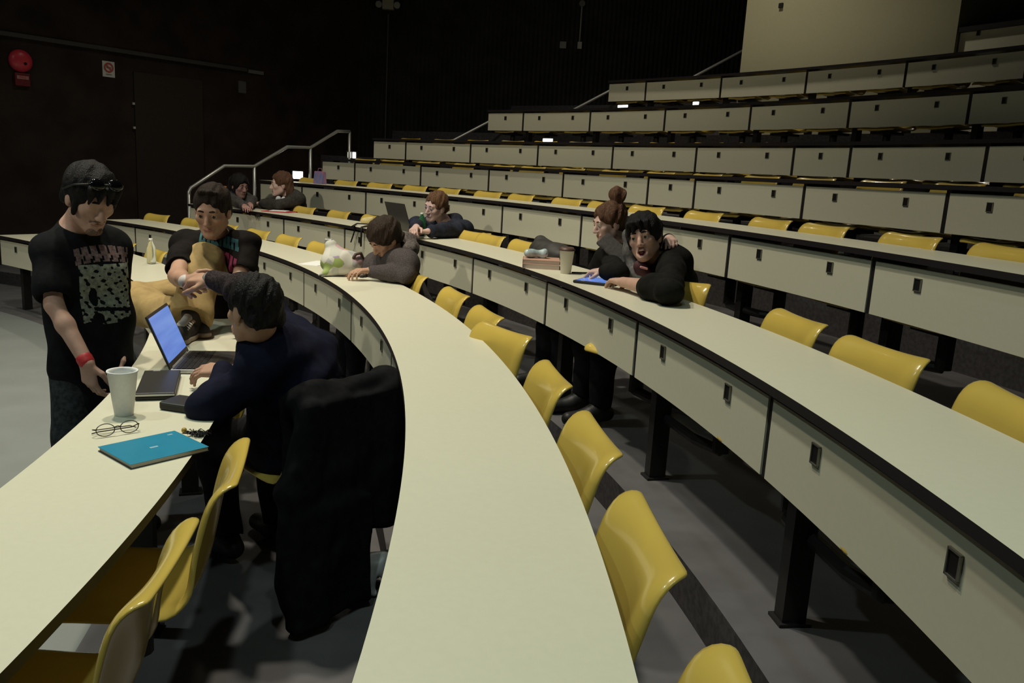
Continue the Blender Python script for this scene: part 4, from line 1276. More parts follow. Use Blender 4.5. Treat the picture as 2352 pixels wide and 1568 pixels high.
hd = np.array(oncyl(1400, 512, RR[2] + 0.50)); Yg = hd[1]
J = dict(head=hd, face=V3(-0.90, -0.34, -0.24), up=V3(-0.18, -0.10, 0.97), neck=A_(1432, 566, Yg + 0.05), chest=A_(1418, 622, Yg + 0.10), shR=A_(1398, 592, Yg + 0.12), shL=A_(1452, 590, Yg - 0.02))
J['elR'] = np.array(onz(1420, 628, ZT[2] + 0.055)); J['wrR'] = np.array(onz(1388, 622, ZT[2] + 0.06))
J['elL'] = A_(1508, 586, Yg + 0.16); J['wrL'] = A_(1538, 549, Yf + 0.11)
rg_, ogn, sg_, Lg, Mg = row_person('woman with brown hair in a high bun leaning against the laughing man', 2, J, None, SK4, H_BRN, C_DKJ,
    dict(mouth='smile', hair='short', hair_th=0.014, hairline=0.076, girth=0.84, ease=0.018, folds=0.005, cuffL=1.9, sc=0.95, hs=0.9, gaze=(0.1, 1, -0.4), lids=False,
         locks=[((-0.012, -0.070, 0.160), (0.012, -0.080, 0.160), 0.050, 0.052)], hair_amp=0.006, hair_freq=90,
         handR=dict(fd=V3(-0.75, 0.35, -0.12), back=V3(-0.1, -0.1, 0.95), curl=(0.75, 0.8, 0.8, 0.85), thumb=0.5), handL=dict(fd=V3(-0.05, -0.95, -0.05), back=V3(0.0, -0.1, 0.98), curl=(0.6, 0.65, 0.7, 0.75), thumb=0.4)), polar_deg(J['chest']), 0.62, h=0.006)
# ribbed scarf from her neck across to his elbow
pts = [A_(1386, 549, Yg - 0.08), A_(1412, 572, Yg - 0.17), A_(1440, 602, Yg - 0.27), A_(1466, 634, Yg - 0.36)]
S_ = Solid(np.min(pts, 0) - 0.12, np.max(pts, 0) + 0.12, 0.005)
dvec = nz(pts[3] - pts[0]); sd = nz(np.cross(dvec, V3(-0.1, -1, 0.2)))
for k in (-2, -1, 0, 1, 2):
    S_.chain([p + sd * k * 0.017 for p in pts], [0.014] * 4, 0.004)
S_.folds(0.002, 120, 4)
link_mesh('ribbed_scarf', S_.mesh('ribbed_scarf', ogn), mat('charcoal rib knit', (0.034, 0.032, 0.031), 0.9, noise=0.2, nscale=120), rg_)

# G: two women at the aisle end of the third desk
hd = np.array(oncyl(646, 424, RR[2] + 0.46)); Yh = hd[1]
J = dict(head=hd, face=V3(-0.90, -0.42, -0.05), up=V3(-0.05, -0.05, 1), neck=A_(664, 452, Yh + 0.05), chest=A_(668, 474, Yh + 0.10), shR=A_(650, 456, Yh + 0.2), shL=A_(684, 458, Yh - 0.05))
J['elL'] = A_(640, 470, Yh - 0.16); J['wrL'] = A_(600, 472, Yh + 0.10); J['wrL'][2] = max(J['wrL'][2], ZT[2] + 0.05); J['elL'][2] = max(J['elL'][2], ZT[2] + 0.06)
J['elR'] = A_(630, 466, Yh + 0.2); J['elR'][2] = ZT[2] + 0.07; J['wrR'] = A_(604, 470, Yh + 0.2); J['wrR'][2] = ZT[2] + 0.06
r1, o1, s1, L1, M1 = row_person('smiling woman in charcoal hoodie turned to her neighbour by the aisle at the third desk', 2, J, None, SK4, H_BRN, C_CHAR,
    dict(mouth='smile', hair='long', hair_th=0.015, hairline=0.078, girth=0.92, ease=0.024, hood=True, folds=0.006, sc=1.08, top_name='hoodie'), polar_deg(J['chest']), 0.60, h=0.008)
lump('white_collar', [(J['neck'] + V3(-0.08, -0.13, -0.02), J['neck'] + V3(-0.10, -0.15, -0.12), 0.03, 0.025), (J['neck'] + V3(-0.02, -0.15, -0.02), J['neck'] + V3(-0.03, -0.17, -0.12), 0.025, 0.025)], mat('white collar', (0.52, 0.52, 0.54), 0.8), r1, o1, 0.006, 0.01)
hd = np.array(oncyl(550, 428, RR[2] + 0.46)); Yk = hd[1]
J = dict(head=hd, face=V3(0.80, -0.58, -0.15), up=V3(0.10, -0.05, 1), neck=A_(541, 452, Yk + 0.04), chest=A_(546, 472, Yk + 0.06), shR=A_(528, 458, Yk - 0.06), shL=A_(566, 458, Yk + 0.12))
J['elR'] = A_(536, 472, Yk - 0.16); J['elR'][2] = ZT[2] + 0.07; J['wrR'] = np.array(onz(562, 474, ZT[2] + 0.05))
J['elL'] = A_(580, 470, Yk + 0.02); J['elL'][2] = ZT[2] + 0.07; J['wrL'] = np.array(onz(574, 470, ZT[2] + 0.06))
row_person('long dark haired woman in a patterned top at the far end of the third desk', 2, J, None, skin_mat('rosy skin', (0.34, 0.19, 0.17)), H_BLK, mat('dark patterned top', (0.02, 0.018, 0.02), 0.9, noise=1, nscale=30, col2=(0.07, 0.06, 0.055)),
    dict(mouth='smile', hair='long', hair_th=0.022, hairline=0.07, girth=0.9, ease=0.022, folds=0.006, sc=1.05, locks=[((0.05, 0.0, 0.0), (0.075, 0.02, -0.15), 0.03, 0.025)]), polar_deg(J['chest']), 0.60, h=0.008)
# ------------------------------------------------------------------ things on and around the desks
def frame2(P, xdir):
    x = Vector((xdir[0], xdir[1], 0)).normalized(); z = Vector((0, 0, 1)); y = z.cross(x)
    m = Matrix((x, y, z)).transposed().to_4x4(); m.translation = P
    return m


def quad_thing(name, px, z, label, cat, group=None):
    """frame fitted to three photo corners (origin, along x, along y) lying on height z"""
    o, a, b = (onz(q[0], q[1], z) for q in px)
    x = (a - o); y = (b - o)
    t = empty(name, (o + a + b + (a + b - o)) / 4, math.atan2(x.y, x.x), label, cat, group)
    xl = x.length; yl = y.length
    s_ = 1 if x.x * y.y - x.y * y.x > 0 else -1
    return t, xl, yl, s_


M_LAP = mat('dark grey laptop shell', (0.035, 0.034, 0.033), 0.35, spec=0.5)
M_KEY = mat('black keys', (0.010, 0.010, 0.010), 0.5)
M_SILV = mat('silver plastic', (0.50, 0.50, 0.49), 0.3, metal=0.5)
M_SCR = mat('lit blue screen', (0.02, 0.03, 0.08), 0.2, emit=(0.10, 0.22, 0.72), estr=0.85)
nt = M_SCR.node_tree
tc = nt.nodes.new('ShaderNodeTexCoord'); nz_ = nt.nodes.new('ShaderNodeTexNoise'); nz_.inputs['Scale'].default_value = 9
mp = nt.nodes.new('ShaderNodeMapping'); mp.inputs['Scale'].default_value = (0.3, 3, 3); mp.inputs['Rotation'].default_value = (0.5, 0.3, 0)
cr = nt.nodes.new('ShaderNodeValToRGB'); cr.color_ramp.elements[0].color = (0.06, 0.15, 0.60, 1); cr.color_ramp.elements[1].color = (0.20, 0.36, 0.80, 1)
nt.links.new(tc.outputs['Object'], mp.inputs['Vector']); nt.links.new(mp.outputs['Vector'], nz_.inputs['Vector']); nt.links.new(nz_.outputs['Fac'], cr.inputs['Fac'])
nt.links.new(cr.outputs['Color'], nt.nodes['Principled BSDF'].inputs['Emission Color'])


def laptop(P, xdir, wid, dep, ang, label, screen_on=True, hgt=None):
    """open laptop: x runs along the hinge, the keyboard lies on the +y side"""
    hgt = hgt or dep * 0.96
    t = empty('laptop', P, math.atan2(xdir[1], xdir[0]), label, 'laptop')
    bm = bmesh.new(); add_box(bm, (0, dep / 2, 0.010), (wid, dep, 0.016)); obj('base', bm, M_SILV, t, bevel=0.005)
    bm = bmesh.new(); add_box(bm, (0, dep * 0.50, 0.0185), (wid * 0.97, dep * 0.90, 0.0015)); b_ = obj('keyboard_deck', bm, M_LAP, t)
    bm = bmesh.new()
    for r_ in range(5):
        for c_ in range(13): add_box(bm, (-wid * 0.43 + wid * 0.86 * c_ / 12, dep * (0.14 + 0.085 * r_), 0.0205), (wid * 0.056, dep * 0.068, 0.002))
    k_ = obj('keys', bm, M_KEY, t); k_['kind'] = 'stuff'
    bm = bmesh.new(); add_box(bm, (0, dep * 0.78, 0.0197), (wid * 0.26, dep * 0.22, 0.001)); obj('touchpad', bm, M_KEY, t)
    M = Matrix.Translation((0, 0.004, 0.016)) @ Matrix.Rotation(ang, 4, 'X')
    bm = bmesh.new(); add_box(bm, (0, 0.0, hgt / 2), (wid, 0.008, hgt), M); lid = obj('lid', bm, M_LAP, t, bevel=0.003)
    bm = bmesh.new(); add_box(bm, (0, 0.0045, hgt * 0.53), (wid * 0.93, 0.0012, hgt * 0.84), M); obj('screen', bm, M_SCR if screen_on else M_KEY, lid)
    bm = bmesh.new(); add_tube(bm, [(-wid * 0.4, 0.002, 0.016), (wid * 0.4, 0.002, 0.016)], 0.008, 10); obj('hinge', bm, M_SILV, t)
    return t


z0 = ZT[0]
Hn, Hf = onz(388, 852, z0 + 0.012), onz(430, 808, z0 + 0.012)
hd_ = (Hn - Hf)                                   # hinge runs towards the camera so the keys lie to the right
mid = (Hn + Hf) / 2
laptop(Vector((mid.x, mid.y, z0)), hd_, hd_.length, 0.235, math.radians(22), 'open laptop with a lit blue screen on the front desk', True, 0.225)

t, xl, yl, s_ = quad_thing('laptop', ((312, 921), (405, 918), (330, 866)), z0, 'closed dark laptop lying behind the white foam cup on the front desk', 'laptop')
bm = bmesh.new(); add_box(bm, (0, 0, 0.008), (xl, yl, 0.014)); obj('base', bm, M_KEY, t, bevel=0.004)
bm = bmesh.new(); add_box(bm, (0, 0, 0.0215), (xl, yl, 0.011)); obj('lid', bm, M_LAP, t, bevel=0.004)
bm = bmesh.new(); add_box(bm, (0, -s_ * (yl / 2 + 0.001), 0.0195), (xl * 0.97, 0.004, 0.006)); obj('silver_edge', bm, M_SILV, t)
bm = bmesh.new(); add_box(bm, (-0.02, s_ * (yl / 2 - 0.012), 0.0275), (0.025, 0.014, 0.001)); obj('badge', bm, M_SILV, t)
t, xl, yl, s_ = quad_thing('hard_drive', ((381, 942), (448, 952), (396, 922)), z0, 'small black box with rounded edges between the laptop and the elbow', 'drive')
bm = bmesh.new(); add_box(bm, (0, 0, 0.015), (xl, yl, 0.028)); obj('case', bm, M_LAP, t, bevel=0.007, seg=3)
bm = bmesh.new(); add_box(bm, (0, -s_ * yl / 2, 0.013), (xl * 0.86, 0.002, 0.012)); obj('grille', bm, M_KEY, t)

# foam cup
def cup(P, h_, r0, r1, m, label, lid=None):
    t = empty('paper_cup' if lid else 'foam_cup', P, 0, label, 'cup')
    bm = bmesh.new()
    add_lathe(bm, [(0, 0.002), (r0 * 0.96, 0), (r0, 0.004), (r1, h_ - 0.008), (r1 + 0.003, h_ - 0.004), (r1 + 0.002, h_), (r1 - 0.003, h_ - 0.001), (r1 - 0.004, h_ - 0.012), (r0 - 0.003, 0.006), (0, 0.006)], 40)
    obj('cup_wall', bm, m, t, True)
    if lid:
        bm = bmesh.new(); add_lathe(bm, [(r1 + 0.004, h_ - 0.006), (r1 + 0.005, h_ + 0.002), (r1 - 0.001, h_ + 0.006), (r1 - 0.006, h_ + 0.014), (r1 - 0.010, h_ + 0.012), (0, h_ + 0.009)], 40); obj('lid', bm, lid, t, True)
    return t


M_FOAM = mat('white foam', (0.74, 0.75, 0.74), 0.7, noise=0.03, nscale=80)
cup(onz(285, 952, z0), 0.150, 0.029, 0.0455, M_FOAM, 'tall white foam cup standing by the inner edge of the front desk')

# turquoise notebook
cs = [onz(220, 1032, z0 + 0.012), onz(302, 1068, z0 + 0.012), onz(482, 1026, z0 + 0.012), onz(400, 986, z0 + 0.012)]
cc = sum(cs, Vector()) / 4
xd = (cs[2] - cs[1]); yd = (cs[0] - cs[1])
t = empty('notebook', Vector((cc.x, cc.y, z0)), math.atan2(xd.y, xd.x), 'turquoise notebook lying on the front desk beside the eyeglasses', 'notebook')
xl = xd.length; yl = 0.5 * ((cs[0] - cs[1]).length + (cs[3] - cs[2]).length)
bm = bmesh.new(); add_box(bm, (0.001, 0, 0.0065), (xl - 0.006, yl - 0.006, 0.011)); obj('pages', bm, mat('page edges', (0.52, 0.49, 0.42), 0.8), t)
M_TURQ = mat('turquoise cover', (0.012, 0.22, 0.36), 0.4, noise=0.03, nscale=20)
bm = bmesh.new(); add_box(bm, (0, 0, 0.0130), (xl, yl, 0.002)); cv = obj('cover', bm, M_TURQ, t, bevel=0.0008)
bm = bmesh.new(); add_box(bm, (0, 0, 0.001), (xl, yl, 0.0016)); obj('back_cover', bm, M_LAP, t)
M_PRT = mat('pale blue print', (0.45, 0.62, 0.70), 0.5)
bm = bmesh.new()
for k in range(6): add_box(bm, (0.004 * k - 0.012, -yl * 0.02, 0.0142), (0.0026, 0.010, 0.0004))
obj('cover_print', bm, M_PRT, cv)
bm = bmesh.new()
for k in range(4): add_box(bm, (xl * 0.38 + 0.004 * k - 0.008, yl * 0.36, 0.0142), (0.0026, 0.007, 0.0004))
obj('cover_print', bm, M_PRT, cv)

# eyeglasses, folded, lenses towards the camera
P = onz(268, 996, z0)
dx = onz(318, 985, z0) - onz(217, 1000, z0)
t = empty('eyeglasses', P, math.atan2(dx.y, dx.x), 'thin framed eyeglasses lying folded beside the turquoise notebook', 'eyeglasses')
M_FR = mat('thin dark frame', (0.05, 0.045, 0.04), 0.3, metal=0.5)
M_GL = mat('clear lens', (1, 1, 1), 0.02, trans=1.0, ior=1.1)
L_ = 0.132
for sx in (-1, 1):
    ring = [Vector((sx * 0.034 + 0.026 * math.cos(a * PI / 12), -0.012 + 0.004 * math.sin(a * PI / 12), 0.021 + 0.018 * math.sin(a * PI / 12))) for a in range(24)]
    bm = bmesh.new(); add_tube(bm, ring, 0.0014, 6, closed=True); rm = obj('rim', bm, M_FR, t)
    bm = bmesh.new(); f_ = [bm.verts.new(p) for p in ring]; bm.faces.new(f_)
    r2 = bmesh.ops.extrude_face_region(bm, geom=bm.faces[:]); bmesh.ops.translate(bm, vec=(0, 0.0015, 0), verts=[g for g in r2['geom'] if isinstance(g, bmesh.types.BMVert)])
    obj('lens', bm, M_GL, rm)
    bm = bmesh.new(); add_tube(bm, [(sx * 0.062, -0.010, 0.024), (sx * 0.066, 0.004, 0.022), (sx * 0.05, 0.016, 0.010 if sx > 0 else 0.016), (-sx * 0.045, 0.026, 0.006 if sx > 0 else 0.012), (-sx * 0.064, 0.024, 0.004)], 0.0017, 6); obj('temple', bm, M_FR, t)
bm = bmesh.new(); add_tube(bm, [(-0.010, -0.012, 0.026), (0, -0.014, 0.029), (0.010, -0.012, 0.026)], 0.0015, 6); obj('bridge', bm, M_FR, t)

# furry key charm
P = onz(452, 1000, z0)
t = empty('key_charm', P, 0, 'black fringed key charm with a yellow bead at the edge of the front desk', 'key charm')
bm = bmesh.new(); rr_ = random.Random(5)
for k in range(46):
    a = rr_.uniform(0, 2 * PI); l_ = rr_.uniform(0.020, 0.042)
    p0 = Vector((rr_.uniform(-0.02, 0.02), rr_.uniform(-0.012, 0.012), 0.006)); p1 = p0 + Vector((math.cos(a) * l_ * 0.7, math.sin(a) * l_ * 0.5, rr_.uniform(0.002, 0.012))); p2 = p0 + Vector((math.cos(a) * l_, math.sin(a) * l_ * 0.8, 0.003))
    add_tube(bm, [p0, p1, p2], [0.0022, 0.0016, 0.0006], 5)
obj('fringe', bm, M_BLACK, t)['kind'] = 'stuff'
bm = bmesh.new(); bmesh.ops.create_uvsphere(bm, u_segments=14, v_segments=10, radius=0.0085); bmesh.ops.translate(bm, vec=(-0.046, 0.018, 0.009), verts=bm.verts[:]); obj('bead', bm, mat('mustard bead', (0.42, 0.27, 0.05), 0.4), t, True)

# clear water bottle
def bottle(P, h_, r_, m, label, liq=None, cap=None):
    t = empty('bottle', P, 0, label, 'bottle')
    bm = bmesh.new()
    add_lathe(bm, [(0, 0.004), (r_ * 0.7, 0.0), (r_ * 0.96, 0.006), (r_, 0.02), (r_ * 0.96, h_ * 0.3), (r_, h_ * 0.36), (r_, h_ * 0.55), (r_ * 0.92, h_ * 0.66), (r_ * 0.6, h_ * 0.82), (r_ * 0.36, h_ * 0.90), (r_ * 0.36, h_ * 0.97), (0, h_ * 0.97)], 28)
    obj('body', bm, m, t, True)
    bm = bmesh.new(); add_lathe(bm, [(0, h_ * 0.94), (r_ * 0.44, h_ * 0.94), (r_ * 0.44, h_), (0, h_)], 20); obj('cap', bm, cap or M_WHITE, t)
    if liq:
        bm = bmesh.new(); add_lathe(bm, [(0, 0.006), (r_ * 0.92, 0.008), (r_ * 0.92, h_ * 0.24), (0, h_ * 0.24)], 24); obj('label_band' if liq is None else 'drink', bm, liq, t, True)
    return t


bottle(onz(348, 606, z0), 0.20, 0.034, mat('clear plastic', (0.86, 0.92, 0.90), 0.08, trans=0.85, ior=1.25), 'clear water bottle standing alone on the far part of the front desk')
bottle(onz(968, 541, ZT[2]), 0.185, 0.032, mat('green plastic', (0.10, 0.36, 0.16), 0.08, trans=0.75, ior=1.2), 'green plastic bottle in front of the man in the slate hoodie', mat('green drink', (0.04, 0.34, 0.05), 0.2))

# white canvas bag, papers on the second desk
P = onz(786, 634, ZT[1]); z1 = ZT[1]
t = empty('handbag', P, 0, 'slouching white printed bag on the second desk in front of the bent-over person', 'bag')
og = np.array(P); dX = nz(np.array(onz(835, 634, z1) - onz(740, 634, z1))); dY = V3(-dX[1], dX[0], 0)
def bl(a, b, c): return og + dX * a + dY * b + z_ * c
S_ = Solid(og - 0.28, og + 0.36, 0.007)
S_.ell(bl(0.005, 0.03, 0.085), (0.135, 0.085, 0.085), np.stack([dX, dY, z_], 1), 0.04)
S_.cone(bl(-0.03, 0.05, 0.11), bl(-0.055, 0.07, 0.185), 0.085, 0.045, 0.04)
S_.cone(bl(-0.075, 0.0, 0.03), bl(-0.16, -0.05, 0.012), 0.03, 0.010, 0.03)
S_.cone(bl(0.07, 0.02, 0.06), bl(0.10, 0.02, 0.05), 0.06, 0.05, 0.04)
S_.folds(0.005, 36, 12); S_.half(og + z_ * 0.002, -z_, 0.004)
M_BAG = mat('white printed canvas', (0.56, 0.54, 0.48), 0.8, noise=0.25, nscale=22)
ntb = M_BAG.node_tree; tcb = ntb.nodes.new('ShaderNodeTexCoord'); vb = ntb.nodes.new('ShaderNodeTexVoronoi'); vb.inputs['Scale'].default_value = 17
crb = ntb.nodes.new('ShaderNodeValToRGB'); crb.color_ramp.interpolation = 'CONSTANT'
e_ = crb.color_ramp.elements; e_[0].color = (0.58, 0.56, 0.50, 1); e_[1].position = 0.35; e_[1].color = (0.50, 0.50, 0.44, 1)
for p_, c_ in ((0.55, (0.30, 0.38, 0.12, 1)), (0.66, (0.34, 0.26, 0.40, 1)), (0.76, (0.50, 0.34, 0.36, 1)), (0.86, (0.42, 0.42, 0.40, 1))):
    n_ = e_.new(p_); n_.color = c_
sepb = ntb.nodes.new('ShaderNodeSeparateColor')
ntb.links.new(tcb.outputs['Object'], vb.inputs['Vector']); ntb.links.new(vb.outputs['Color'], sepb.inputs['Color']); ntb.links.new(sepb.outputs['Red'], crb.inputs['Fac'])
ntb.links.new(crb.outputs['Color'], ntb.nodes['Principled BSDF'].inputs['Base Color'])
link_mesh('bag_body', S_.mesh('bag_body', og), M_BAG, t)
bm = bmesh.new()
def bv(a, b, c): return Vector(bl(a, b, c) - og)
add_tube(bm, [bv(0.05, -0.03, 0.10), bv(0.075, -0.04, 0.145), bv(0.115, -0.01, 0.15), bv(0.145, 0.02, 0.10), bv(0.15, 0.0, 0.04), bv(0.135, -0.05, 0.012), bv(0.10, -0.07, 0.008)], 0.010, 8)
obj('strap', bm, mat('brown strap', (0.07, 0.045, 0.035), 0.6), t, True)
bm = bmesh.new(); add_box(bm, tuple(bv(-0.075, 0.07, 0.215)), (0.05, 0.02, 0.03)); obj('clasp', bm, M_SILV, t, bevel=0.006)
bm = bmesh.new(); add_lathe(bm, [(0, 0), (0.012, 0), (0.012, 0.012), (0, 0.014)], 14, Matrix.Translation(bv(0.11, -0.075, 0.0))); add_lathe(bm, [(0, 0), (0.010, 0), (0.010, 0.010), (0, 0.012)], 14, Matrix.Translation(bv(0.132, -0.06, 0.0)))
obj('buckle', bm, M_STEEL, t)
for px, lab in ((((700, 608), (745, 612), (712, 598)), 'white sheet of paper on the second desk left of the white bag'), (((832, 632), (852, 633), (838, 622)), 'small white paper on the second desk right of the white bag')):
    t, xl, yl, s_ = quad_thing('paper_sheet', px, z1, lab, 'paper', None)
    bm = bmesh.new(); add_box(bm, (0, 0, 0.0015), (xl, yl, 0.002)); obj('sheet', bm, M_WHITE, t)

# third desk: laptop of the man in the hoodie, cables, cup, books, tablet, pen, folder
z2 = ZT[2]
Pa, Pb = onz(905, 531, z2), onz(947, 537, z2)
a_ = np.array(oncyl(899, 528, RR[2] + 0.11)); b_ = np.array(oncyl(946, 537, RR[2] + 0.11))
hx = V3(*(b_ - a_)); mid = (a_ + b_) / 2
laptop(Vector((mid[0], mid[1], z2)), (-(-hx[0]), hx[1]), min(0.36, float(np.linalg.norm(hx[:2]))), 0.24, math.radians(18), 'dark laptop seen from behind its lid on the third desk', True, 0.245)
P = onz(832, 517, z2)
t = empty('cable', P, 0, 'black cable looped on the third desk and hanging over its front', 'cable')
og = Vector(P)
e1 = oncyl(822, 528, RR[2] - 0.012); e2 = oncyl(806, 556, RR[2] - 0.012); e3 = oncyl(815, 526, RR[2] - 0.012); e4 = oncyl(829, 566, RR[2] - 0.012); e5 = oncyl(830, 528, RR[2] - 0.012)
bm = bmesh.new(); add_tube(bm, [onz(850, 515, z2 + .01) - og, onz(820, 513, z2 + .01) - og, onz(808, 520, z2 + .006) - og, Vector((e3.x, e3.y, z2 + 0.006)) - og, Vector((e3.x, e3.y, z2 - 0.03)) - og, e2 - og], 0.006, 6); obj('cord', bm, M_BLACK, t, True)
bm = bmesh.new(); add_tube(bm, [onz(846, 518, z2 + .01) - og, Vector((e5.x, e5.y, z2 + 0.006)) - og, Vector((e5.x, e5.y, z2 - 0.03)) - og, e4 - og], 0.008, 6); obj('cord', bm, M_BLACK, t, True)
S_ = None
P = oncyl(842, 506, RR[2] + 0.28); P.z = z2
t = lump('crumpled_wrapper', [(np.array(P) + V3(-0.03, 0, 0.03), np.array(P) + V3(0.02, 0.01, 0.035), 0.026, 0.03), (np.array(P) + V3(0.02, 0.01, 0.04), np.array(P) + V3(0.05, 0, 0.055), 0.02, 0.012)], mat('pale yellow wrapper', (0.55, 0.46, 0.20), 0.5), None, np.array(P), 0.005, 0.02, (0.005, 60, 3))
t.location = P; tag(t, 'crumpled pale yellow wrapper on the third desk near the cable', 'wrapper')
M_CREAM = mat('cream paper cup', (0.58, 0.54, 0.44), 0.6)
cup(onz(1299, 628, z2), 0.135, 0.029, 0.041, M_CREAM, 'cream coffee cup with a brown lid on the third desk', mat('brown lid', (0.085, 0.045, 0.035), 0.45))
M_BK = [mat('pinkish book cover', (0.46, 0.27, 0.20), 0.6), mat('pale pink book cover', (0.50, 0.36, 0.31), 0.6)]
t0 = None
for k, (lab, th) in enumerate((('pale pink book at the bottom of the stack on the third desk', 0.028), ('brownish pink book lying on the pale pink one', 0.022))):
    t, xl, yl, s_ = quad_thing('book', ((1206, 619 - k), (1292, 624 - k), (1196, 604)), z2, lab, 'book', None)
    t.location.z = z2 + (0 if k == 0 else 0.0285)
    yl = min(yl, 0.21)
    bm = bmesh.new(); add_box(bm, (0, 0, th / 2), (xl * 0.98, yl * 0.97, th * 0.8)); obj('pages', bm, mat('cream pages', (0.55, 0.47, 0.40), 0.8), t)
    bm = bmesh.new(); add_box(bm, (0, 0, th - 0.0015), (xl, yl, 0.003)); add_box(bm, (0, 0, 0.0015), (xl, yl, 0.003)); add_box(bm, (-xl / 2, 0, th / 2), (0.003, yl, th)); obj('cover', bm, M_BK[1 - k], t)
    t0 = t
P = np.array(t0.location) + V3(-0.03, 0.02, 0.022)
S_ = Solid(P - 0.14, P + 0.16, 0.006); S_.cone(P + V3(-0.055, -0.02, 0.026), P + V3(0.04, 0.01, 0.028), 0.026, 0.030, 0.02); S_.folds(0.004, 50, 3)
tt_ = link_mesh('plastic_packet', S_.mesh('plastic_packet', P), mat('pale blue plastic', (0.42, 0.52, 0.54), 0.25, noise=0.25, nscale=26), None); tt_.location = P
tag(tt_, 'pale blue and white plastic packet lying on top of the two books', 'packet')
P = np.array(oncyl(1262, 606, RR[2] + 0.34)); P[2] = z2
S_ = Solid(P - 0.3, P + 0.34, 0.009)
u_ = np.array(pol(1, 21.5)) - np.array(pol(0, 21.5)); tg = V3(-u_[1], u_[0], 0)
S_.ell(P + V3(0, 0, 0.055), (0.21, 0.11, 0.075), np.stack([tg, u_, z_], 1), 0.04); S_.cone(P + tg * 0.10 + z_ * 0.07, P + tg * 0.17 + z_ * 0.10, 0.06, 0.04, 0.04); S_.cone(P - tg * 0.1 + z_ * 0.06, P - tg * 0.17 + z_ * 0.05, 0.06, 0.04, 0.04); S_.folds(0.007, 32, 8); S_.half(P + z_ * 0.001, -z_, 0.004)
t = empty('shoulder_bag', P, 0, 'dark slumped shoulder bag on the third desk behind the books and the cup', 'bag')
link_mesh('bag_body', S_.mesh('bag_body', P), mat('dark grey nylon', (0.028, 0.026, 0.024), 0.6, noise=0.3, nscale=20), t)
lump('strap', [(P - tg * 0.14 - u_ * 0.10 + z_ * 0.05, P - tg * 0.02 - u_ * 0.13 + z_ * 0.03, 0.012, 0.014), (P - tg * 0.02 - u_ * 0.13 + z_ * 0.03, P + tg * 0.12 - u_ * 0.11 + z_ * 0.05, 0.014, 0.012)], M_BLACK, t, P, 0.005, 0.01)
t, xl, yl, s_ = quad_thing('tablet', ((1322, 650), (1412, 660), (1342, 640)), z2, 'tablet with a glowing blue screen under the hands of the couple', 'tablet')
bm = bmesh.new(); add_box(bm, (0, 0, 0.008), (xl, yl, 0.014)); obj('case', bm, M_KEY, t, bevel=0.004)
bm = bmesh.new(); add_box(bm, (0, 0, 0.0155), (xl * 0.9, yl * 0.86, 0.0012)); obj('screen', bm, M_SCR, t)
bm = bmesh.new(); add_box(bm, (-xl * 0.25, -s_ * yl * 0.47, 0.0155), (0.02, 0.01, 0.002)); obj('camera_bump', bm, M_SILV, t)
P = onz(1340, 629, z2); bm = bmesh.new(); dv_ = onz(1352, 630, z2) - onz(1312, 629, z2); dv_.normalize()
add_tube(bm, [-dv_ * 0.07 + Vector((0, 0, 0.006)), dv_ * 0.05 + Vector((0, 0, 0.006)), dv_ * 0.068 + Vector((0, 0, 0.006))], [0.005, 0.005, 0.0015], 8)
o = obj('pen', bm, M_BLACK, None, True); o.location = P; tag(o, 'dark pen on the third desk right of the coffee cup', 'pen')
t, xl, yl, s_ = quad_thing('folder', ((607, 487), (668, 491), (617, 482)), z2, 'red folder lying on the third desk before the woman in charcoal', 'folder')
bm = bmesh.new(); add_box(bm, (0, 0, 0.004), (xl, min(yl, .26), 0.007)); obj('cover', bm, mat('red card', (0.48, 0.06, 0.07), 0.6), t)
P = Vector(t.location) + Vector((0, 0, 0.0085)); bm = bmesh.new(); add_box(bm, (0, 0, 0.003), (xl * 0.6, min(yl, .2) * 0.9, 0.005), Matrix.Rotation(t.rotation_euler.z + 0.2, 4, 'Z'))
o = obj('paper_sheet', bm, M_WHITE, None); o.location = P; tag(o, 'white paper lying on the red folder', 'paper')
# gift bag at the aisle end of the fourth desk
P = oncyl(735, 414, RR[3] + 0.22); P.z = ZT[3]
t = empty('gift_bag', P, polar_deg(P) * D2R, 'pink and blue bag standing at the aisle end of the fourth desk', 'bag')
bm = bmesh.new(); add_box(bm, (0, 0, 0.075), (0.09, 0.15, 0.15))
for v in bm.verts:
    if v.co.z > 0.1: v.co.x *= 0.5; v.co.y *= 1.1
obj('bag_body', bm, mat('pink blue paper', (0.10, 0.20, 0.42), 0.6, noise=1, nscale=14, col2=(0.42, 0.16, 0.26)), t, bevel=0.006)
bm = bmesh.new(); add_tube(bm, [(0.0, -0.04, 0.15), (0, -0.03, 0.185), (0, 0.03, 0.185), (0, 0.04, 0.15)], 0.003, 6); obj('handle', bm, mat('pink cord', (0.5, 0.2, 0.28), 0.6), t)

# the pulled-out chair with a dark coat over its back
fC = nz(V3(-0.77, 0.63, 0)); aC = V3(0.63, 0.77, 0)
ctr = V3(-0.57, 2.78, 0) + fC * 0.27
dg_ = polar_deg(ctr); rd_ = math.hypot(ctr[0] - CX, ctr[1] - CY)
chair(0, dg_, 'yellow chair under the man in the navy jacket with a coat hung over it', rd_ - RR[0] - 0.225, math.atan2(fC[1], fC[0]) - (dg_ + 180) * D2R, arm=False)
bC = V3(-0.57, 2.78, 0)
og = bC.copy(); og[2] = 0.8
S_ = Solid(bC + V3(-0.5, -0.5, 0.0), bC + V3(0.5, 0.5, 0.95), 0.008)
MC = np.stack([aC, fC, z_], 1)
S_.box(bC - fC * 0.055 + z_ * 0.545, (0.21, 0.012, 0.25), MC, 0.02, 0.03)
S_.box(bC + fC * 0.045 + z_ * 0.62, (0.215, 0.010, 0.17), MC, 0.02, 0.03)
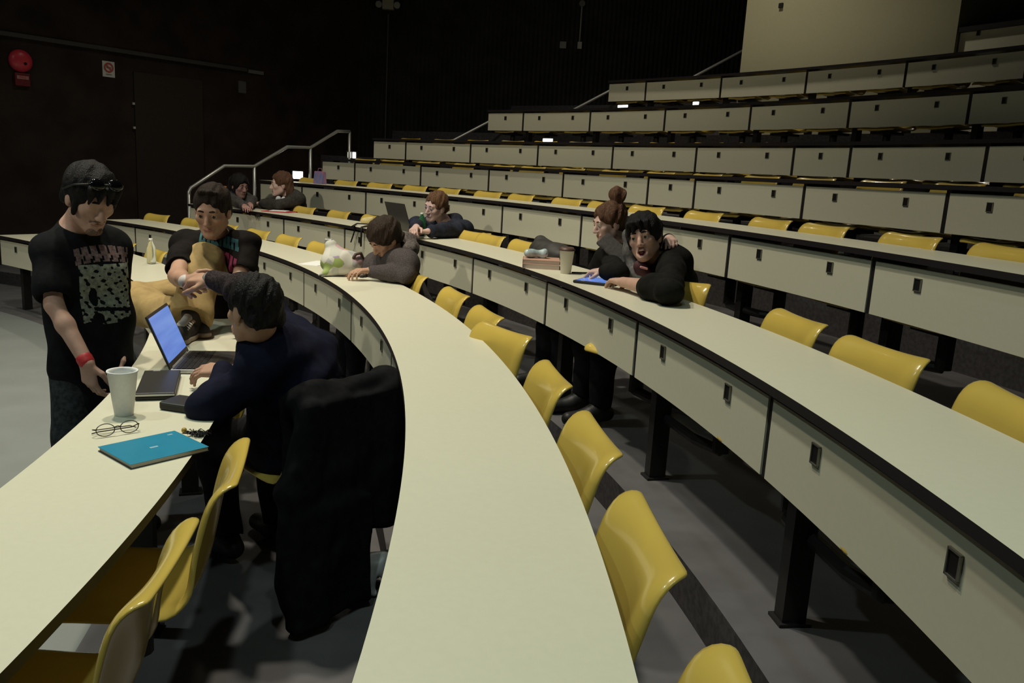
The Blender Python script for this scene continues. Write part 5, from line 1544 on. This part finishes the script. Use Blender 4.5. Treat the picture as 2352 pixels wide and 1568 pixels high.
S_.cone(bC - aC * 0.19 + z_ * 0.80, bC + aC * 0.19 + z_ * 0.80, 0.062, 0.062, 0.03)
S_.box(bC - fC * 0.075 - aC * 0.115 + z_ * 0.24, (0.145, 0.02, 0.20), MC, 0.02, 0.04)
for sg in (-1, 1): S_.chain([bC + aC * sg * 0.20 + z_ * 0.76 - fC * 0.04, bC + aC * sg * 0.255 + z_ * 0.52 - fC * 0.06, bC + aC * sg * (0.255 if sg < 0 else 0.215) + z_ * (0.14 if sg < 0 else 0.33) - fC * 0.05], [0.05, 0.055, 0.05], 0.03)
S_.folds(0.008, 22, 21, (1, 1, 0.25)); S_.folds(0.006, 45, 5, (1, 1, 0.5)); S_.half(V3(0, 0, 0.03), -z_, 0.004)
o = link_mesh('coat', S_.mesh('coat', og), mat('black wool coat', (0.007, 0.007, 0.008), 0.9, noise=0.3, nscale=30, spec=0.12), None); o.location = og
tag(o, 'long black coat hanging over the chair back of the man in navy', 'coat')
# crumpled white cloth on the floor beyond the coat
P = np.array(onz(846, 1300, 0.10)); P[2] = 0.0
S_ = Solid(P - 0.2, P + V3(0.25, 0.25, 0.3), 0.006)
S_.cone(P + V3(-0.07, 0, 0.10), P + V3(0.05, 0.02, 0.12), 0.03, 0.035, 0.03)
for a, b in ((-0.10, -0.03), (-0.03, -0.05), (0.03, -0.05), (0.10, -0.02), (0.02, 0.08), (-0.06, 0.06)): S_.cone(P + V3(a * 0.4, b * 0.4, 0.11), P + V3(a, b, 0.022), 0.024, 0.014, 0.02)
S_.folds(0.004, 60, 9)
o = link_mesh('plastic_bag', S_.mesh('plastic_bag', P), mat('white plastic film', (0.5, 0.5, 0.5), 0.4), None); o.location = P
tag(o, 'crumpled white plastic bag on the floor beside the black coat', 'plastic bag')
# orange jacket over the chair of the far woman
P = np.array(oncyl(524, 455, RR[2] + 0.50))
S_ = Solid(P - 0.35, P + 0.35, 0.009)
uu = np.array(pol(1, 55)) - np.array(pol(0, 55)); tg = V3(-uu[1], uu[0], 0)
S_.box(P + V3(0, 0, -0.10), (0.17, 0.02, 0.20), np.stack([tg, uu, z_], 1), 0.02, 0.03); S_.cone(P - tg * 0.14 + z_ * 0.10, P + tg * 0.14 + z_ * 0.10, 0.04, 0.04, 0.04); S_.folds(0.006, 26, 2)
o = link_mesh('orange_jacket', S_.mesh('orange_jacket', P), mat('orange fleece', (0.42, 0.13, 0.025), 0.85, noise=0.2, nscale=20), None); o.location = P
tag(o, 'orange jacket hanging on the chair at the aisle end of the third row', 'jacket')
